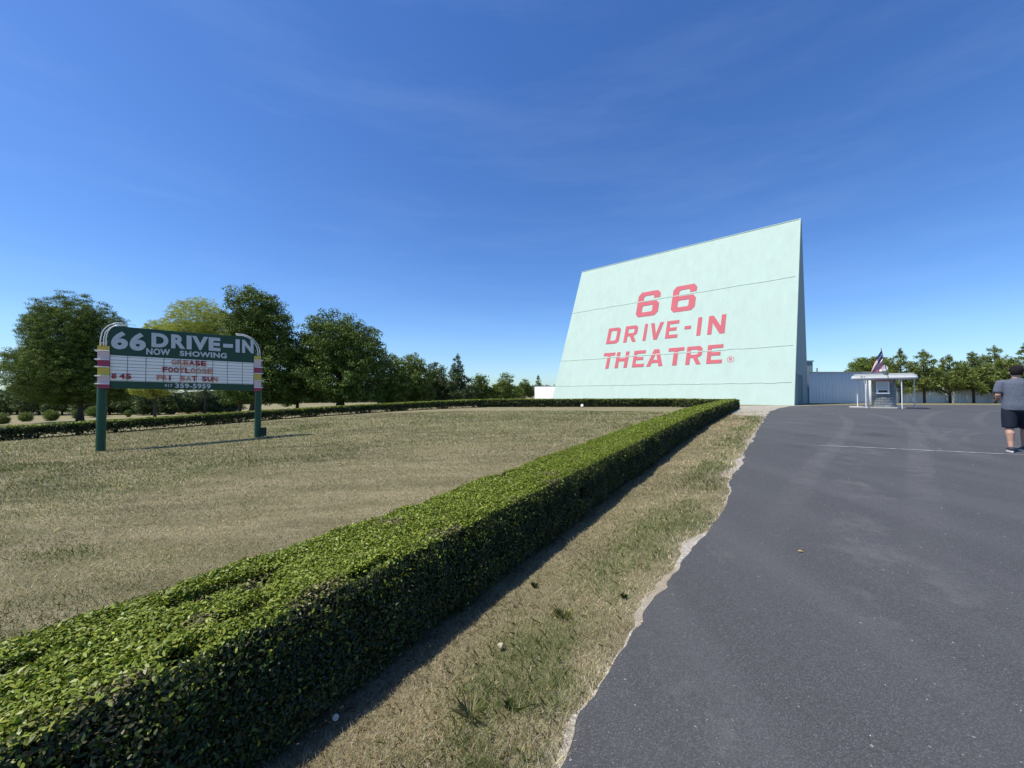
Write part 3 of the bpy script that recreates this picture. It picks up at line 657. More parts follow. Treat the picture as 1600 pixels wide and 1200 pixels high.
# right-hand trees
b = px_at_depth(1360, 62); s = 62 / F
tree_px(0, 'maple_tree', 'round green tree rising behind the ticket booth and the fence', 1360, 62, [(1352, 574, 28, 15), (1360, 582, 32, 22), (1345, 590, 22, 18), (1378, 588, 20, 20), (1360, 600, 34, 14)], 170, MID, DW, trunk_r=.3, fork=1, leaf=.2, cl=.6)
plabs = ['slim dark topped pine just right of the flag on the booth', 'pine with tall thin leader, second right of the flag', 'broad twin topped pine in the middle of the fence row', 'narrow tipped pine, fourth right of the flag', 'tallest full pine left of the walking man', 'short pine directly behind the head of the walking man', 'tall pine at the right edge of the photo']
PC = [(.135, .175, .042), (.19, .225, .052), (.09, .12, .034), (.25, .27, .075)]
for k, (px, ty, Rm, D) in enumerate([(1408, 545, 2.1, 47.0), (1444, 547, 2.7, 46.4), (1484, 555, 3.0, 46.9), (1521, 550, 2.6, 46.5), (1555, 541, 3.1, 46.8), (1581, 560, 2.4, 46.4), (1604, 537, 3.1, 46.8)]):
    b = px_at_depth(px, D); pine_tree('pine_tree', plabs[k], b, top_z(ty, D) - b[2], Rm, 210 + k, PC, [.35, .35, .2, .1], 'pines along the corrugated fence', .21, .24, 12, .11, .8, 1.0, .26, .13, .42)
for k, px in enumerate([1640, 1690]):
    b = px_at_depth(px, 46.8); o = pine_tree('pine_tree', ['pine beyond the right edge, nearer the photo edge', 'pine beyond the right edge, farther along the fence'][k], b, 5.9, 2.1, 230 + k, PC, [.35, .35, .2, .1], 'pines along the corrugated fence', .27, .20, 13, .11, .8, 1.05, .30, .16)

# ------------------------------------------------------------------ movie screen tower
def paint_mat(name, c, streak=.12, rough=.75, rust=None):
    m, t, p, o = nodes(name)
    a = noise(t, .35, 5, .6, lo=.3, hi=.7); st = noise(t, 1.2, 6, .7, stretch=(1, 1, .12), lo=.35, hi=.7); f = noise(t, 5, 6, .75, lo=.56, hi=.78)
    c1 = mixc(t, a, tuple(v * .94 for v in c), c); c2 = mixc(t, st, c1, tuple(min(1, v * 1.06) for v in c))
    n = t.nodes.new('ShaderNodeMath'); n.operation = 'MULTIPLY'; n.inputs[1].default_value = streak; t.links.new(f, n.inputs[0])
    c3 = mixc(t, n.outputs[0], c2, rust or tuple(v * .55 for v in c))
    t.links.new(c3, p.inputs['Base Color']); p.inputs['Roughness'].default_value = rough; p.inputs['Specular IOR Level'].default_value = .25
    t.links.new(bump(t, noise(t, 1.6, 6, .7, stretch=(1, 1, .3)), .12, .05), p.inputs['Normal'])
    return m
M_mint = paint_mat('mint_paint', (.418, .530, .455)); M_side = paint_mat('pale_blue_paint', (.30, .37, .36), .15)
M_red = paint_mat('faded_red_paint', (.50, .115, .135), .2); M_door = simple('teal_door', (.10, .20, .24), .6); M_white = simple('white_paint', (.74, .76, .76), .6, .08, 2)
M_wall = simple('white_wall', (.72, .74, .75), .7, .1, 1.5)
az = R(132.19); rdir = np.array([math.sin(az), math.cos(az), 0]); ndir = np.array([-math.cos(az), math.sin(az), 0])
BR = np.array([(1241 - 800) / F * 37.68, 37.68, .38]); W_, L_, H_, D_ = 29.22, 8.59, 21.3, 12.6
BL = BR - rdir * W_; upz = np.array([0, 0, 1.])
TRp = BR + ndir * L_ + upz * H_; TLp = BL + ndir * L_ + upz * H_
sdir = unit(TRp - BR); Ls = np.linalg.norm(TRp - BR); fn = np.cross(rdir, sdir); fn = fn if fn[1] < 0 else -fn   # outward (towards the camera)
scr = empty('movie_screen_tower', (BR + BL) / 2 + ndir * 3, 'huge leaning mint green drive-in movie screen tower with red painted lettering', 'movie screen')
def fp(uu, vv, off=0): return BL + rdir * uu + sdir * vv + fn * off
def plane_uv(px, py, off=0):
    d = ray(px, py); o = np.array([0, 0, CZ]); p0 = BL + fn * off; t = np.dot(p0 - o, fn) / np.dot(d, fn); q = o + d * t - BL
    return np.dot(q, rdir), np.dot(q, sdir)
mb = MB(); mb.prism([fp(0, -.6), fp(W_, -.6), fp(W_, Ls), fp(0, Ls)], -fn * .35); mb.build('screen_face', M_mint, scr)
# side walls: a leaning wedge with a steep back
def side(u0, wd_):
    B0 = BL + rdir * u0 - fn * .0; back0 = B0 + ndir * D_; topb = B0 + ndir * (L_ + .9) + upz * H_
    pts = [B0 + ndir * .45 + sdir * -.5, B0 + ndir * D_ - upz * .5, B0 + ndir * D_ * .97 + upz * 5, topb, B0 + ndir * L_ + upz * H_ + ndir * .42]
    return MB().prism(pts, rdir * wd_)
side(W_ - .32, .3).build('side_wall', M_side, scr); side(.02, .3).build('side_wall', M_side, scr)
bp = [BL + rdir * .35 + ndir * (D_ - .1) - upz * .5, BL + rdir * (W_ - .35) + ndir * (D_ - .1) - upz * .5, BL + rdir * (W_ - .35) + ndir * (L_ + .8) + upz * H_, BL + rdir * .35 + ndir * (L_ + .8) + upz * H_]
MB().prism(bp, -ndir * .2).build('back_wall', M_side, scr)
# horizontal ledges
for (a, b2) in [((895, 488.7), (1248, 432.7)), ((877, 565), (1242.6, 539)), ((866, 604.6), (1238.4, 596.6))]:
    v0 = plane_uv(*a)[1]; v1 = plane_uv(*b2)[1]; vv = (v0 + v1) / 2; n = 24; mb = MB()
    rgl = np.random.default_rng(int(vv * 10))
    for q in range(n):
        u0 = .02 + (W_ - .34) * q / n; u1 = .02 + (W_ - .34) * (q + 1) / n - .004; dz = rgl.normal() * .025
        mb.prism([fp(u0, vv + dz, .002), fp(u1, vv + dz, .002), fp(u1, vv + dz, .038), fp(u0, vv + dz, .038)], sdir * .11)
    mb.build('ledge', M_mint, scr)
MB().prism([fp(W_ - .14, -.3, .003), fp(W_ - .02, -.3, .003), fp(W_ - .02, Ls, .003), fp(W_ - .14, Ls, .003)], fn * .05).build('edge_trim', M_mint, scr)
MB().prism([fp(0, Ls, -.36), fp(W_, Ls, -.36), fp(W_, Ls, .06), fp(0, Ls, .06)], sdir * .08).build('top_trim', M_mint, scr)
# door in the right side wall
S0 = BL + rdir * (W_ - .02)
dd = [S0 + ndir * 1.9, S0 + ndir * 6.4, S0 + ndir * 6.4 + upz * 3.05, S0 + ndir * 1.9 + upz * 3.05]
MB().prism([p + upz * .1 for p in dd], rdir * .02).build('door', M_door, scr)
mb = MB()
for a, b2 in ((0, 1),): pass
mb.box((dd[0] + dd[3]) / 2 + rdir * .05 + upz * .1, (.12, .14, 3.1), np.array([rdir, ndir, upz])); mb.box((dd[1] + dd[2]) / 2 + rdir * .05 + upz * .1, (.12, .14, 3.1), np.array([rdir, ndir, upz])); mb.box((dd[2] + dd[3]) / 2 + rdir * .05 + upz * .17, (.12, 4.64, .14), np.array([rdir, ndir, upz]))
mb.build('door_frame', M_side, scr)

# block letters: outlines (with counters) on a unit box
def chs(x0, y0, x1, y1, c): return [(x0 + c, y0), (x1 - c, y0), (x1, y0 + c), (x1, y1 - c), (x1 - c, y1), (x0 + c, y1), (x0, y1 - c), (x0, y0 + c)]
t_ = .27; s_ = .19
GL = {
 'I': [[(0, 0), (1, 0), (1, 1), (0, 1)]], '-': [[(0, .42), (1, .42), (1, .60), (0, .60)]],
 'D': [[(0, 0), (.82, 0), (1, .12), (1, .88), (.82, 1), (0, 1)], [(t_, s_), (t_, 1 - s_), (.68, 1 - s_), (.74, .74), (.74, .26), (.68, s_)]],
 'O': [chs(0, 0, 1, 1, .15), chs(t_, s_, 1 - t_, 1 - s_, .05)],
 'R': [[(0, 0), (t_, 0), (t_, .36), (.45, .36), (.70, 0), (1, 0), (.73, .38), (.86, .41), (1, .52), (1, .87), (.84, 1), (0, 1)], [(t_, .54), (t_, 1 - s_), (.68, 1 - s_), (.74, .76), (.74, .58), (.68, .54)]],
 'V': [[(.38, 0), (.64, 0), (1, 1), (.72, 1), (.51, .33), (.28, 1), (0, 1)]],
 'E': [[(0, 0), (1, 0), (1, s_), (t_, s_), (t_, .42), (.86, .42), (.86, .60), (t_, .60), (t_, 1 - s_), (1, 1 - s_), (1, 1), (0, 1)]],
 'N': [[(0, 0), (.25, 0), (.25, .62), (.72, 0), (1, 0), (1, 1), (.75, 1), (.75, .40), (.28, 1), (0, 1)]],
 'T': [[(.36, 0), (.64, 0), (.64, 1 - s_), (1, 1 - s_), (1, 1), (0, 1), (0, 1 - s_), (.36, 1 - s_)]],
 'H': [[(0, 0), (t_, 0), (t_, .41), (1 - t_, .41), (1 - t_, 0), (1, 0), (1, 1), (1 - t_, 1), (1 - t_, .6), (t_, .6), (t_, 1), (0, 1)]],
 'A': [[(0, 0), (.25, 0), (.31, .2), (.69, .2), (.75, 0), (1, 0), (.66, 1), (.34, 1)], [(.37, .38), (.5, .80), (.63, .38)]],
 '6': [[(.13, 0), (.87, 0), (1, .13), (1, .46), (.87, .59), (.27, .59), (.27, .78), (.33, .83), (.67, .83), (.73, .78), (.73, .70), (1, .70), (1, .87), (.87, 1), (.13, 1), (0, .87), (0, .13)], [(.30, .17), (.27, .2), (.27, .40), (.31, .43), (.69, .43), (.73, .40), (.73, .2), (.69, .17)]],
}
def curve_mesh(name, loops, fmap, thick, m, parent):
    """loops: list of 2D outlines (holes included); flat fill turned into a thin solid mapped by fmap(u, v, off)"""
    cu = bpy.data.curves.new('tmp', 'CURVE'); cu.dimensions = '2D'; cu.fill_mode = 'BOTH'
    for lp_ in loops:
        sp = cu.splines.new('POLY'); sp.points.add(len(lp_) - 1); sp.use_cyclic_u = True
        for q, (a, b2) in enumerate(lp_): sp.points[q].co = (a, b2, 0, 1)
    cu.extrude = .5
    ob = bpy.data.objects.new('tmp', cu); COL.objects.link(ob); bpy.context.view_layer.update()
    me = bpy.data.meshes.new_from_object(ob.evaluated_get(bpy.context.evaluated_depsgraph_get()))
    V = np.array([v.co[:] for v in me.vertices]); Fs = [list(p.vertices) for p in me.polygons]
    bpy.data.objects.remove(ob); bpy.data.curves.remove(cu); bpy.data.meshes.remove(me)
    P = [fmap(v[0], v[1], .003 + (v[2] + .5) * thick) for v in V]
    return mesh(name, P, Fs, m, parent)
def screen_word(chars, px_ranges, pm, pt, pb, label, th=.034):
    """px_ranges: letter x-extents at the mid line; pm=(xa,ya,xb,yb) mid line; pt/pb: pixels on top and bottom lines"""
    loops = []; vt = plane_uv(*pt)[1]; vb = plane_uv(*pb)[1]
    for ch, (xa, xb) in zip(chars, px_ranges):
        f = lambda x: pm[1] + (pm[3] - pm[1]) * (x - pm[0]) / (pm[2] - pm[0])
        ua = plane_uv(xa, f(xa))[0]; ub = plane_uv(xb, f(xb))[0]
        for lp_ in GL[ch]: loops.append([(ua + (ub - ua) * a, vb + (vt - vb) * b2) for a, b2 in lp_])
    o = curve_mesh('lettering', loops, fp, .034, M_red, scr); return o
def c4(x, y): return (820 + x / 3.478, 320 + y / 3.478)
def rng4(l): return [(820 + a / 3.478, 820 * 0 + 820 + b2 / 3.478) for a, b2 in l]
def word4(ch, l, pm, pt, pb): return screen_word(ch, rng4(l), (*c4(*pm[:2]), *c4(*pm[2:])), c4(*pt), c4(*pb), '')
word4('6', [(613, 730)], (608, 540, 733, 534), (685, 470), (665, 605), )
word4('6', [(802, 930)], (796, 510, 935, 500), (870, 438), (860, 578))
word4('DRIVE-IN', [(450, 517), (543, 611), (647, 663), (679, 750), (768, 834), (868, 903), (937, 959), (996, 1090)], (450, 714, 1090, 648), (775, 634), (760, 728))
word4('THEATRE', [(424, 485), (495, 562), (589, 652), (667, 755), (777, 862), (878, 962), (991, 1075)], (434, 850, 1075, 806), (760, 782), (745, 876))
# registered mark: ring and R
cu_, cv_ = plane_uv(*c4(1118, 840)); rr_ = .5 * abs(plane_uv(*c4(1138, 840))[0] - plane_uv(*c4(1098, 840))[0])
th_ = np.linspace(0, 2 * math.pi, 40, endpoint=False)
curve_mesh('registered_mark', [[(cu_ + rr_ * math.cos(a), cv_ + rr_ * math.sin(a)) for a in th_], [(cu_ + rr_ * .87 * math.cos(a), cv_ + rr_ * .87 * math.sin(a)) for a in th_]] + [[(cu_ + (a - .5) * rr_ * .78, cv_ + (b2 - .5) * rr_ * 1.05) for a, b2 in lp_] for lp_ in GL['R']], fp, .015, M_red, scr)

# annex behind the tower and corrugated fence
b0 = BR + ndir * (D_ + .3); ax3 = np.array([rdir, ndir, upz])
an = empty('annex_building', b0 + ndir * 2, 'small flat roofed block annex attached behind the right side of the screen tower', 'building')
d0 = 52.; xa, xb = at(1262, 600, d0)[0], at(1270.5, 600, d0)[0]
zt = top_z(565, d0); MB().box(((xa + xb) / 2 - 1.5, d0 + 2, (zt + .2) / 2), (xb - xa + 3, 4, zt - .2)).build('wall', M_side, an)
MB().box(((xa + xb) / 2 - 1.5, d0 + 2, zt + .07), (xb - xa + 3.2, 4.2, .16)).build('roof_edge', M_side, an)
zt2 = top_z(575, d0); MB().tube([(xb + .55, d0, .2), (xb + .55, d0, zt2)], .09, 8).build('vent_pipe', M_side, an)
def ribbed(name, label, A, B, h, m, period=.35, amp=.035, cat='fence', cap=True, z0=None):
    A = np.array(A[:2]); B = np.array(B[:2]); L = np.linalg.norm(B - A); d = (B - A) / L; nn = np.array([-d[1], d[0]]); c = (A + B) / 2
    rt = empty(name, (c[0], c[1], float(gz(*c))), label, cat)
    n = int(L / period); prof = [(0, 0), (.45, 0), (.55, 1), (.9, 1)]; P = []
    for q in range(n):
        for (s, a) in prof: P.append(A + d * (q + s) * period + nn * a * amp)
    P.append(A + d * n * period); P = np.array(P); zb = gz(P[:, 0], P[:, 1]) - .05; zt_ = z0 if z0 is not None else None
    top = np.full(len(P), zt_) if zt_ is not None else zb + h
    m_ = len(P); V = np.concatenate([np.c_[P, zb], np.c_[P, top], np.c_[P + nn * .03, zb], np.c_[P + nn * .03, top]])
    k = np.arange(m_ - 1); Fq = np.concatenate([np.stack([k, k + 1, k + 1 + m_, k + m_], 1), np.stack([k + 2 * m_, k + 3 * m_, k + 1 + 3 * m_, k + 1 + 2 * m_], 1), np.stack([k + m_, k + 1 + m_, k + 1 + 3 * m_, k + 3 * m_], 1)])
    mesh('panel', V, Fq, m, rt)
    ax = np.array([[d[0], d[1], 0], [nn[0], nn[1], 0], [0, 0, 1]]); zc = float(top.mean())
    MB().box((c[0], c[1], zc + .03), (L, .12, .06), ax).build('cap_rail', m, rt)
    return rt
M_fence = paint_mat('fence_paint', (.68, .66, .59), .2)
BKp = BR + ndir * (D_ - .2)
ztf = top_z(582.5, 48)
fenceB = np.array([at(1700, 600, 50)[0], 48.0])
ribbed('corrugated_fence', 'long pale corrugated metal fence running right from the screen tower behind booth and pines', BKp + rdir * .15, fenceB, 3, M_fence, .42, .03, z0=ztf)
# white wall left of the screen
wl = at(835.5, 610, 64); wr = BL + ndir * 2.0
ribbed('white_wall', 'short white wall joining the left side of the big screen', wl, wr, 3, M_wall, .9, .012, 'wall', z0=top_z(603.5, 61))

# ------------------------------------------------------------------ marquee sign
PL = G(157, 705); PR = G(402.5, 683.5)
su = np.array([PR[0] - PL[0], PR[1] - PL[1], 0]); SW = np.linalg.norm(su); su /= SW; sn = np.array([su[1], -su[0], 0])   # sn faces the camera
def c2(x, y): return (140 + x / 5.218, 490 + y / 5.218)
def s_uv(px, py, off=.0):
    d = ray(px, py); o = np.array([0, 0, CZ]); t = np.dot(PL + sn * off - o, sn) / np.dot(d, sn); q = o + d * t - PL
    return np.dot(q, su), q[2]
def sp_(uu, zz, off=0): return PL + su * uu + upz * zz + sn * off
S = lambda x, y, off=.14: s_uv(*c2(x, y), off)
M_green = simple('sign_green', (.004, .052, .028), .35, .2, 3, spec=.4); M_dgreen = simple('post_green', (.005, .062, .034), .4, .2, 4)
M_board = simple('letter_board', (.92, .90, .84), .5, .05, 3); M_silver = simple('silver_letter', (.54, .58, .59), .45, .25, 14)
M_lred = simple('red_letter', (.34, .008, .02), .4, .15, 10); M_orng = simple('faded_orange_letter', (.62, .20, .13), .5, .3, 10); M_tan = simple('faded_tan_letter', (.50, .27, .20), .5, .25, 10)
M_pink = simple('pink_enamel', (.66, .50, .50), .4, .1); M_yel = simple('yellow_enamel', (.60, .44, .07), .4, .12); M_mag = simple('magenta_enamel', (.34, .035, .10), .4, .12)
M_grey = simple('grid_line', (.16, .17, .18), .6); M_tube = simple('neon_tube', (.70, .72, .70), .2, .05); M_metal = simple('dull_metal', (.32, .33, .33), .45, .2, metal=.6)
sg = empty('marquee_sign', (PL + PR) / 2, 'green and white drive-in marquee sign on two green posts with striped end boxes', 'sign')
for p, r_ in ((PL, .105), (PR, .10)):
    MB().tube([p - upz * .3, p + upz * 2.6], r_, 20).build('post', M_dgreen, sg, smooth=False)
def slab(name, pts, off0, off1, m, mapf=None, parent=sg):
    return MB().prism([sp_(a, b2, off0) for a, b2 in pts], sn * (off1 - off0)).build(name, m, parent)
pl_ = [S(165, 610), S(1337, 628), S(1340, 350), S(1355, 345), S(1351, 290), S(1340, 245), S(1315, 212), S(1275, 193), S(1215, 186), S(900, 160), S(500, 125), S(240, 104), S(205, 104), S(178, 114), S(160, 137), S(151, 170), S(152, 262), S(165, 265)]
bevel(slab('cabinet', pl_, -.14, .14, M_green), .008)
brd = [S(166, 548, .15), S(1336, 577, .15), S(1338, 402, .15), S(168, 338, .15)]
slab('letter_board', brd, .142, .152, M_board)
# rails and seams of the letter board
bl, br_, tr_, tl_ = [np.array(q) for q in brd]; mb = MB()
def bq(a, b2): return (bl * (1 - a) + br_ * a) * (1 - b2) + (tl_ * (1 - a) + tr_ * a) * b2
for k in range(0, 8):
    b2 = (k + .15) / 7.6; A = bq(0, b2); B = bq(1, b2); mb.prism([sp_(*A, .1525), sp_(*B, .1525), sp_(B[0], B[1] + .009, .1525), sp_(A[0], A[1] + .009, .1525)], sn * .012); mb.build('letter_rail', M_grey, sg); mb = MB()
mb = MB()
for x in (306, 457, 603, 740, 870, 1002, 1122, 1244):
    u_, z_ = S(x, 450, .15); mb.prism([sp_(u_, bq((u_ - bl[0]) / (br_[0] - bl[0]), 0)[1], .1525), sp_(u_ + .012, bq((u_ - bl[0]) / (br_[0] - bl[0]), 0)[1], .1525), sp_(u_ + .012, bq((u_ - bl[0]) / (br_[0] - bl[0]), 1)[1], .1525), sp_(u_, bq((u_ - bl[0]) / (br_[0] - bl[0]), 1)[1], .1525)], sn * .006); mb.build('panel_seam', M_grey, sg); mb = MB()
def text_loops(ch, off=.04):
    pass
def text(word, q, m, off, thick=.012, bold=.03, bold2=0, name='lettering', sc=1.0):
    """q: crop pixels (left, right, y-bottom-left, y-bottom-right, y-top-left, y-top-right) on the sign's front"""
    cu = bpy.data.curves.new('tmp', 'FONT'); cu.body = word; cu.extrude = .5; cu.offset = bold; cu.size = 1; cu.resolution_u = 4; cu.space_character = 1.0 + sc * .08
    ob = bpy.data.objects.new('tmp', cu); COL.objects.link(ob); bpy.context.view_layer.update()
    me = bpy.data.meshes.new_from_object(ob.evaluated_get(bpy.context.evaluated_depsgraph_get()))
    V = np.array([v.co[:] for v in me.vertices]); Fs = [list(p.vertices) for p in me.polygons]
    bpy.data.objects.remove(ob); bpy.data.curves.remove(cu); bpy.data.meshes.remove(me)
    mn = V.min(0); mxx = V.max(0); U = (V - mn) / (mxx - mn)
    a, b2, c, d = [np.array(S(x, y, off)) for x, y in ((q[0], q[2]), (q[1], q[3]), (q[1], q[5]), (q[0], q[4]))]
    P = []
    for uu, vv, ww in U:
        r2 = (a * (1 - uu) + b2 * uu) * (1 - vv) + (d * (1 - uu) + c * uu) * vv; P.append(sp_(r2[0], r2[1], off + ww * thick))
    return mesh(name, P, Fs, m, sg)
text('6', (176, 314, 292, 292, 146, 146), M_silver, .142, .03, .045); text('6', (326, 460, 303, 303, 157, 157), M_silver, .142, .03, .045)
hl = [('D', 505, 643), ('R', 665, 782), ('I', 791, 832), ('V', 836, 966), ('E', 971, 1066), ('I', 1190, 1224), ('N', 1243, 1336)]
def hy(x, top): return (156 + (x - 505) * .078) if top else (272 + (x - 505) * .064)
for ch, x0, x1 in hl: text(ch, (x0, x1, hy(x0, 0), hy(x1, 0), hy(x0, 1), hy(x1, 1)), M_silver, .142, .03, .05)
text('-', (1088, 1168, 276, 280, 246, 250), M_silver, .142, .03, .05)
text('NOW', (462, 658, 334, 342, 281, 291), M_silver, .142, .02, .04); text('SHOWING', (735, 1118, 345, 366, 302, 322), M_silver, .142, .02, .04)
fr = .156
def row(word, x0, x1, yb0, yb1, yt0, yt1, cols, widths=None):
    n = len(word); w_ = (x1 - x0) / n
    for k, ch in enumerate(word):
        if ch == ' ': continue
        a = x0 + w_ * k + w_ * .06; b2 = x0 + w_ * (k + 1) - w_ * .06
        if ch == 'I': a += w_ * .28; b2 -= w_ * .28
        f = lambda y0, y1, x: y0 + (y1 - y0) * (x - x0) / (x1 - x0)
        text(ch, (a, b2, f(yb0, yb1, a), f(yb0, yb1, b2), f(yt0, yt1, a), f(yt0, yt1, b2)), {'r': M_lred, 'o': M_orng, 't': M_tan}[cols[k]], .170, .008, .032)
row('GREASE', 665, 954, 415, 430, 372, 386, 'ttorrr'); row('FOOTLOOSE', 592, 1004, 476, 494, 434, 450, 'rrrorotto')
row('FRI', 546, 676, 540, 546, 498, 504, 'oor'); row('SAT', 734, 878, 547, 552, 507, 510, 'otr'); row('SUN', 914, 1046, 552, 556, 512, 515, 'rro')
row('8', 176, 220, 530, 532, 486, 488, 'r'); row('45', 240, 342, 532, 536, 488, 490, 'rr')
text('417', (610, 676, 598, 600, 572, 574), M_silver, .142, .012, .02); text('359-5959', (698, 988, 606, 613, 568, 575), M_silver, .142, .012, .035)
# striped end boxes
def endbox(x0, x1, ylist, mats, ring_side, off):
    """ylist: crop y of the colour bands, top to bottom"""
    g_ = None
    for k in range(len(ylist) - 1):
        a = S(x0, ylist[k], off); b2 = S(x1, ylist[k], off); c = S(x1, ylist[k + 1], off); d = S(x0, ylist[k + 1], off)
        zt_ = (a[1] + b2[1]) / 2; zb_ = (c[1] + d[1]) / 2
        slab('end_box_band', [(a[0], zt_), (b2[0], zt_), (b2[0], zb_ + .0), (d[0], zb_ + .0)], -off, off, mats[k])
        if k < len(ylist) - 1 and k > 0:
            mb = MB(); e = .022; zz_ = zt_
            u0, u1 = a[0] - .045, b2[0] + .045
            if ring_side < 0: u1 = b2[0] - .01
            else: u0 = a[0] + .01
            f = off + .035
            P = [sp_(u0, zz_, f), sp_(u1, zz_, f), sp_(u1, zz_, -f), sp_(u0, zz_, -f), sp_(u0, zz_, f)]
            mb.tube(P, .016, 8); mb.build('neon_ring', M_tube, sg)
endbox(63, 163, [262, 303, 375, 434, 508, 573, 608], [M_yel, M_pink, M_mag, M_yel, M_pink, M_mag], -1, .19)
endbox(1341, 1399, [347, 380, 438, 488, 546, 602, 630], [M_yel, M_pink, M_mag, M_yel, M_pink, M_mag], 1, .17)
for pts, offs in [([(84, 262), (87, 205), (103, 140), (145, 98), (205, 76), (275, 76)], .10), ([(110, 262), (110, 200), (126, 142), (165, 108), (212, 90), (296, 92)], .02), ([(138, 262), (136, 205), (148, 152), (180, 112), (225, 96), (300, 98)], .17),
                  ([(1195, 163), (1262, 169), (1325, 196), (1368, 245), (1388, 295), (1390, 347)], .08), ([(1198, 178), (1258, 182), (1312, 206), (1352, 252), (1368, 295), (1370, 347)], .17), ([(1196, 170), (1260, 176), (1318, 200), (1360, 248), (1378, 295), (1380, 347)], -.06), ([(1194, 160), (1264, 165), (1330, 192), (1374, 240), (1396, 290), (1398, 347)], -.14)]:
    Q = smooth_path([S(*p, .14) for p in pts], 30); MB().tube([sp_(a, b2, offs) for a, b2 in Q], .013, 8).build('neon_tube', M_tube, sg, smooth=True)
for z_ in (235, 246): a = S(78, z_); b2 = S(150, z_); MB().tube([sp_(*a, .02), sp_(*b2, .17)], .008, 6).build('tube_support', M_metal, sg)
a = S(280, 70); b2 = S(375, 92); MB().tube([sp_(a[0], a[1] - .03, .0), sp_(b2[0], b2[1] - .0, .0)], .007, 6).build('tube_support', M_metal, sg); MB().tube([sp_(*S(300, 62), 0), sp_(*S(300, 108), 0)], .007, 6).build('tube_support', M_metal, sg); MB().tube([sp_(*S(1192, 158), -.15), sp_(*S(1192, 158), .18)], .012, 6).build('tube_support', M_metal, sg)
bx_ = PR + su * .17 + upz * .19; bevel(MB().box(bx_, (.17, .14, .30), np.array([su, sn, upz])).build('junction_box', simple('dark_box', (.02, .03, .025), .5), sg), .01)
mb = MB(); mb.tube([bx_ + upz * -.15, bx_ - upz * .4], .02, 8); mb.build('conduit', M_metal, sg)

# ------------------------------------------------------------------ ticket booth
BD = 29.5; KF = .71
def bpnt(px, D, z=None):
    p = px_at_depth(px, D); p[2] = p[2] + .02 if z is None else z; return p
bc = bpnt(1380.5, BD); gzb = bc[2]
bo = empty('ticket_booth', bc, 'small round fronted block ticket booth under a flat white canopy on thin posts', 'ticket booth')
M_conc = simple('concrete', (.42, .41, .38), .85, .2, 3, bmp=.3)
def superell(cx, cy, ax_, ay_, z, p=4, n=40, rot=0):
    out = []
    for k in range(n):
        a = 2 * math.pi * k / n; c_, s2 = math.cos(a), math.sin(a)
        x = ax_ * math.copysign(abs(c_) ** (2 / p), c_); y = ay_ * math.copysign(abs(s2) ** (2 / p), s2)
        out.append((cx + x * math.cos(rot) - y * math.sin(rot), cy + x * math.sin(rot) + y * math.cos(rot), z))
    return out
BZ = -math.atan2(bc[0], bc[1]); cr_ = np.array([math.cos(BZ), math.sin(BZ), 0]); cf_ = np.array([-math.sin(BZ), math.cos(BZ), 0])   # booth faces the road entrance
cc_ = bpnt(1380.5, BD) + cf_ * 1.3
padc = cc_ - cr_ * .42 + cf_ * .1
bevel(MB().loft([superell(padc[0], padc[1], 1.65, 1.05, gzb - .2, 5, 40, BZ), superell(padc[0], padc[1], 1.65, 1.05, gzb + .09, 5, 40, BZ)]).build('base_pad', M_conc, bo), .015)
# body of stacked blocks
def block_mat():
    m, t, p, o = nodes('glazed_block')
    g = t.nodes.new('ShaderNodeAttribute'); g.attribute_name = 'tint'
    t.links.new(mixc(t, noise(t, 9, 4), mixc(t, .35, g.outputs['Color'], (.12, .13, .13)), g.outputs['Color']), p.inputs['Base Color']); p.inputs['Roughness'].default_value = .45
    return m
bodyc = cc_ + cf_ * -.1; rb = .70; rows = 11; nb = 11; hz = 2.2 / rows; rgb_ = np.random.default_rng(3)
Vb = []; Fb = []; Tb = []
for r0 in range(rows):
    for k in range(nb):
        a0 = 2 * math.pi * (k + (r0 % 2) * .5) / nb; a1 = a0 + 2 * math.pi / nb; g_ = .012; b_ = len(Vb); rj = rb + rgb_.normal() * .006
        ang = np.linspace(a0 + .01, a1 - .01, 4); col = (.20, .215, .215) if rgb_.random() < .7 else (.30, .32, .32)
        ring = []
        for z_ in (gzb + .09 + r0 * hz + g_, gzb + .09 + (r0 + 1) * hz - g_):
            for rad_ in (rj, rj - .12):
                for a in ang: ring.append((bodyc[0] + rad_ * 1.02 * math.cos(a), bodyc[1] + rad_ * math.sin(a), z_))
        Vb += ring; Tb += [col] * 16
        for q in range(3):
            Fb.append([b_ + q, b_ + q + 1, b_ + 8 + q + 1, b_ + 8 + q]); Fb.append([b_ + 8 + q, b_ + 8 + q + 1, b_ + 12 + q + 1, b_ + 12 + q]); Fb.append([b_ + 4 + q, b_ + 4 + q + 1, b_ + q + 1, b_ + q])
        Fb.append([b_, b_ + 8, b_ + 12, b_ + 4]); Fb.append([b_ + 3, b_ + 7, b_ + 15, b_ + 11])
mesh('block_wall', Vb, Fb, block_mat(), bo, tint=np.array(Tb, float))
MB().loft([[(bodyc[0] + (rb - .03) * math.cos(a), bodyc[1] + (rb - .03) * math.sin(a), z_) for a in np.linspace(0, 2 * math.pi, 40, endpoint=False)] for z_ in (gzb + .05, gzb + 2.27)]).build('mortar_core', simple('mortar', (.10, .105, .10), .9), bo)
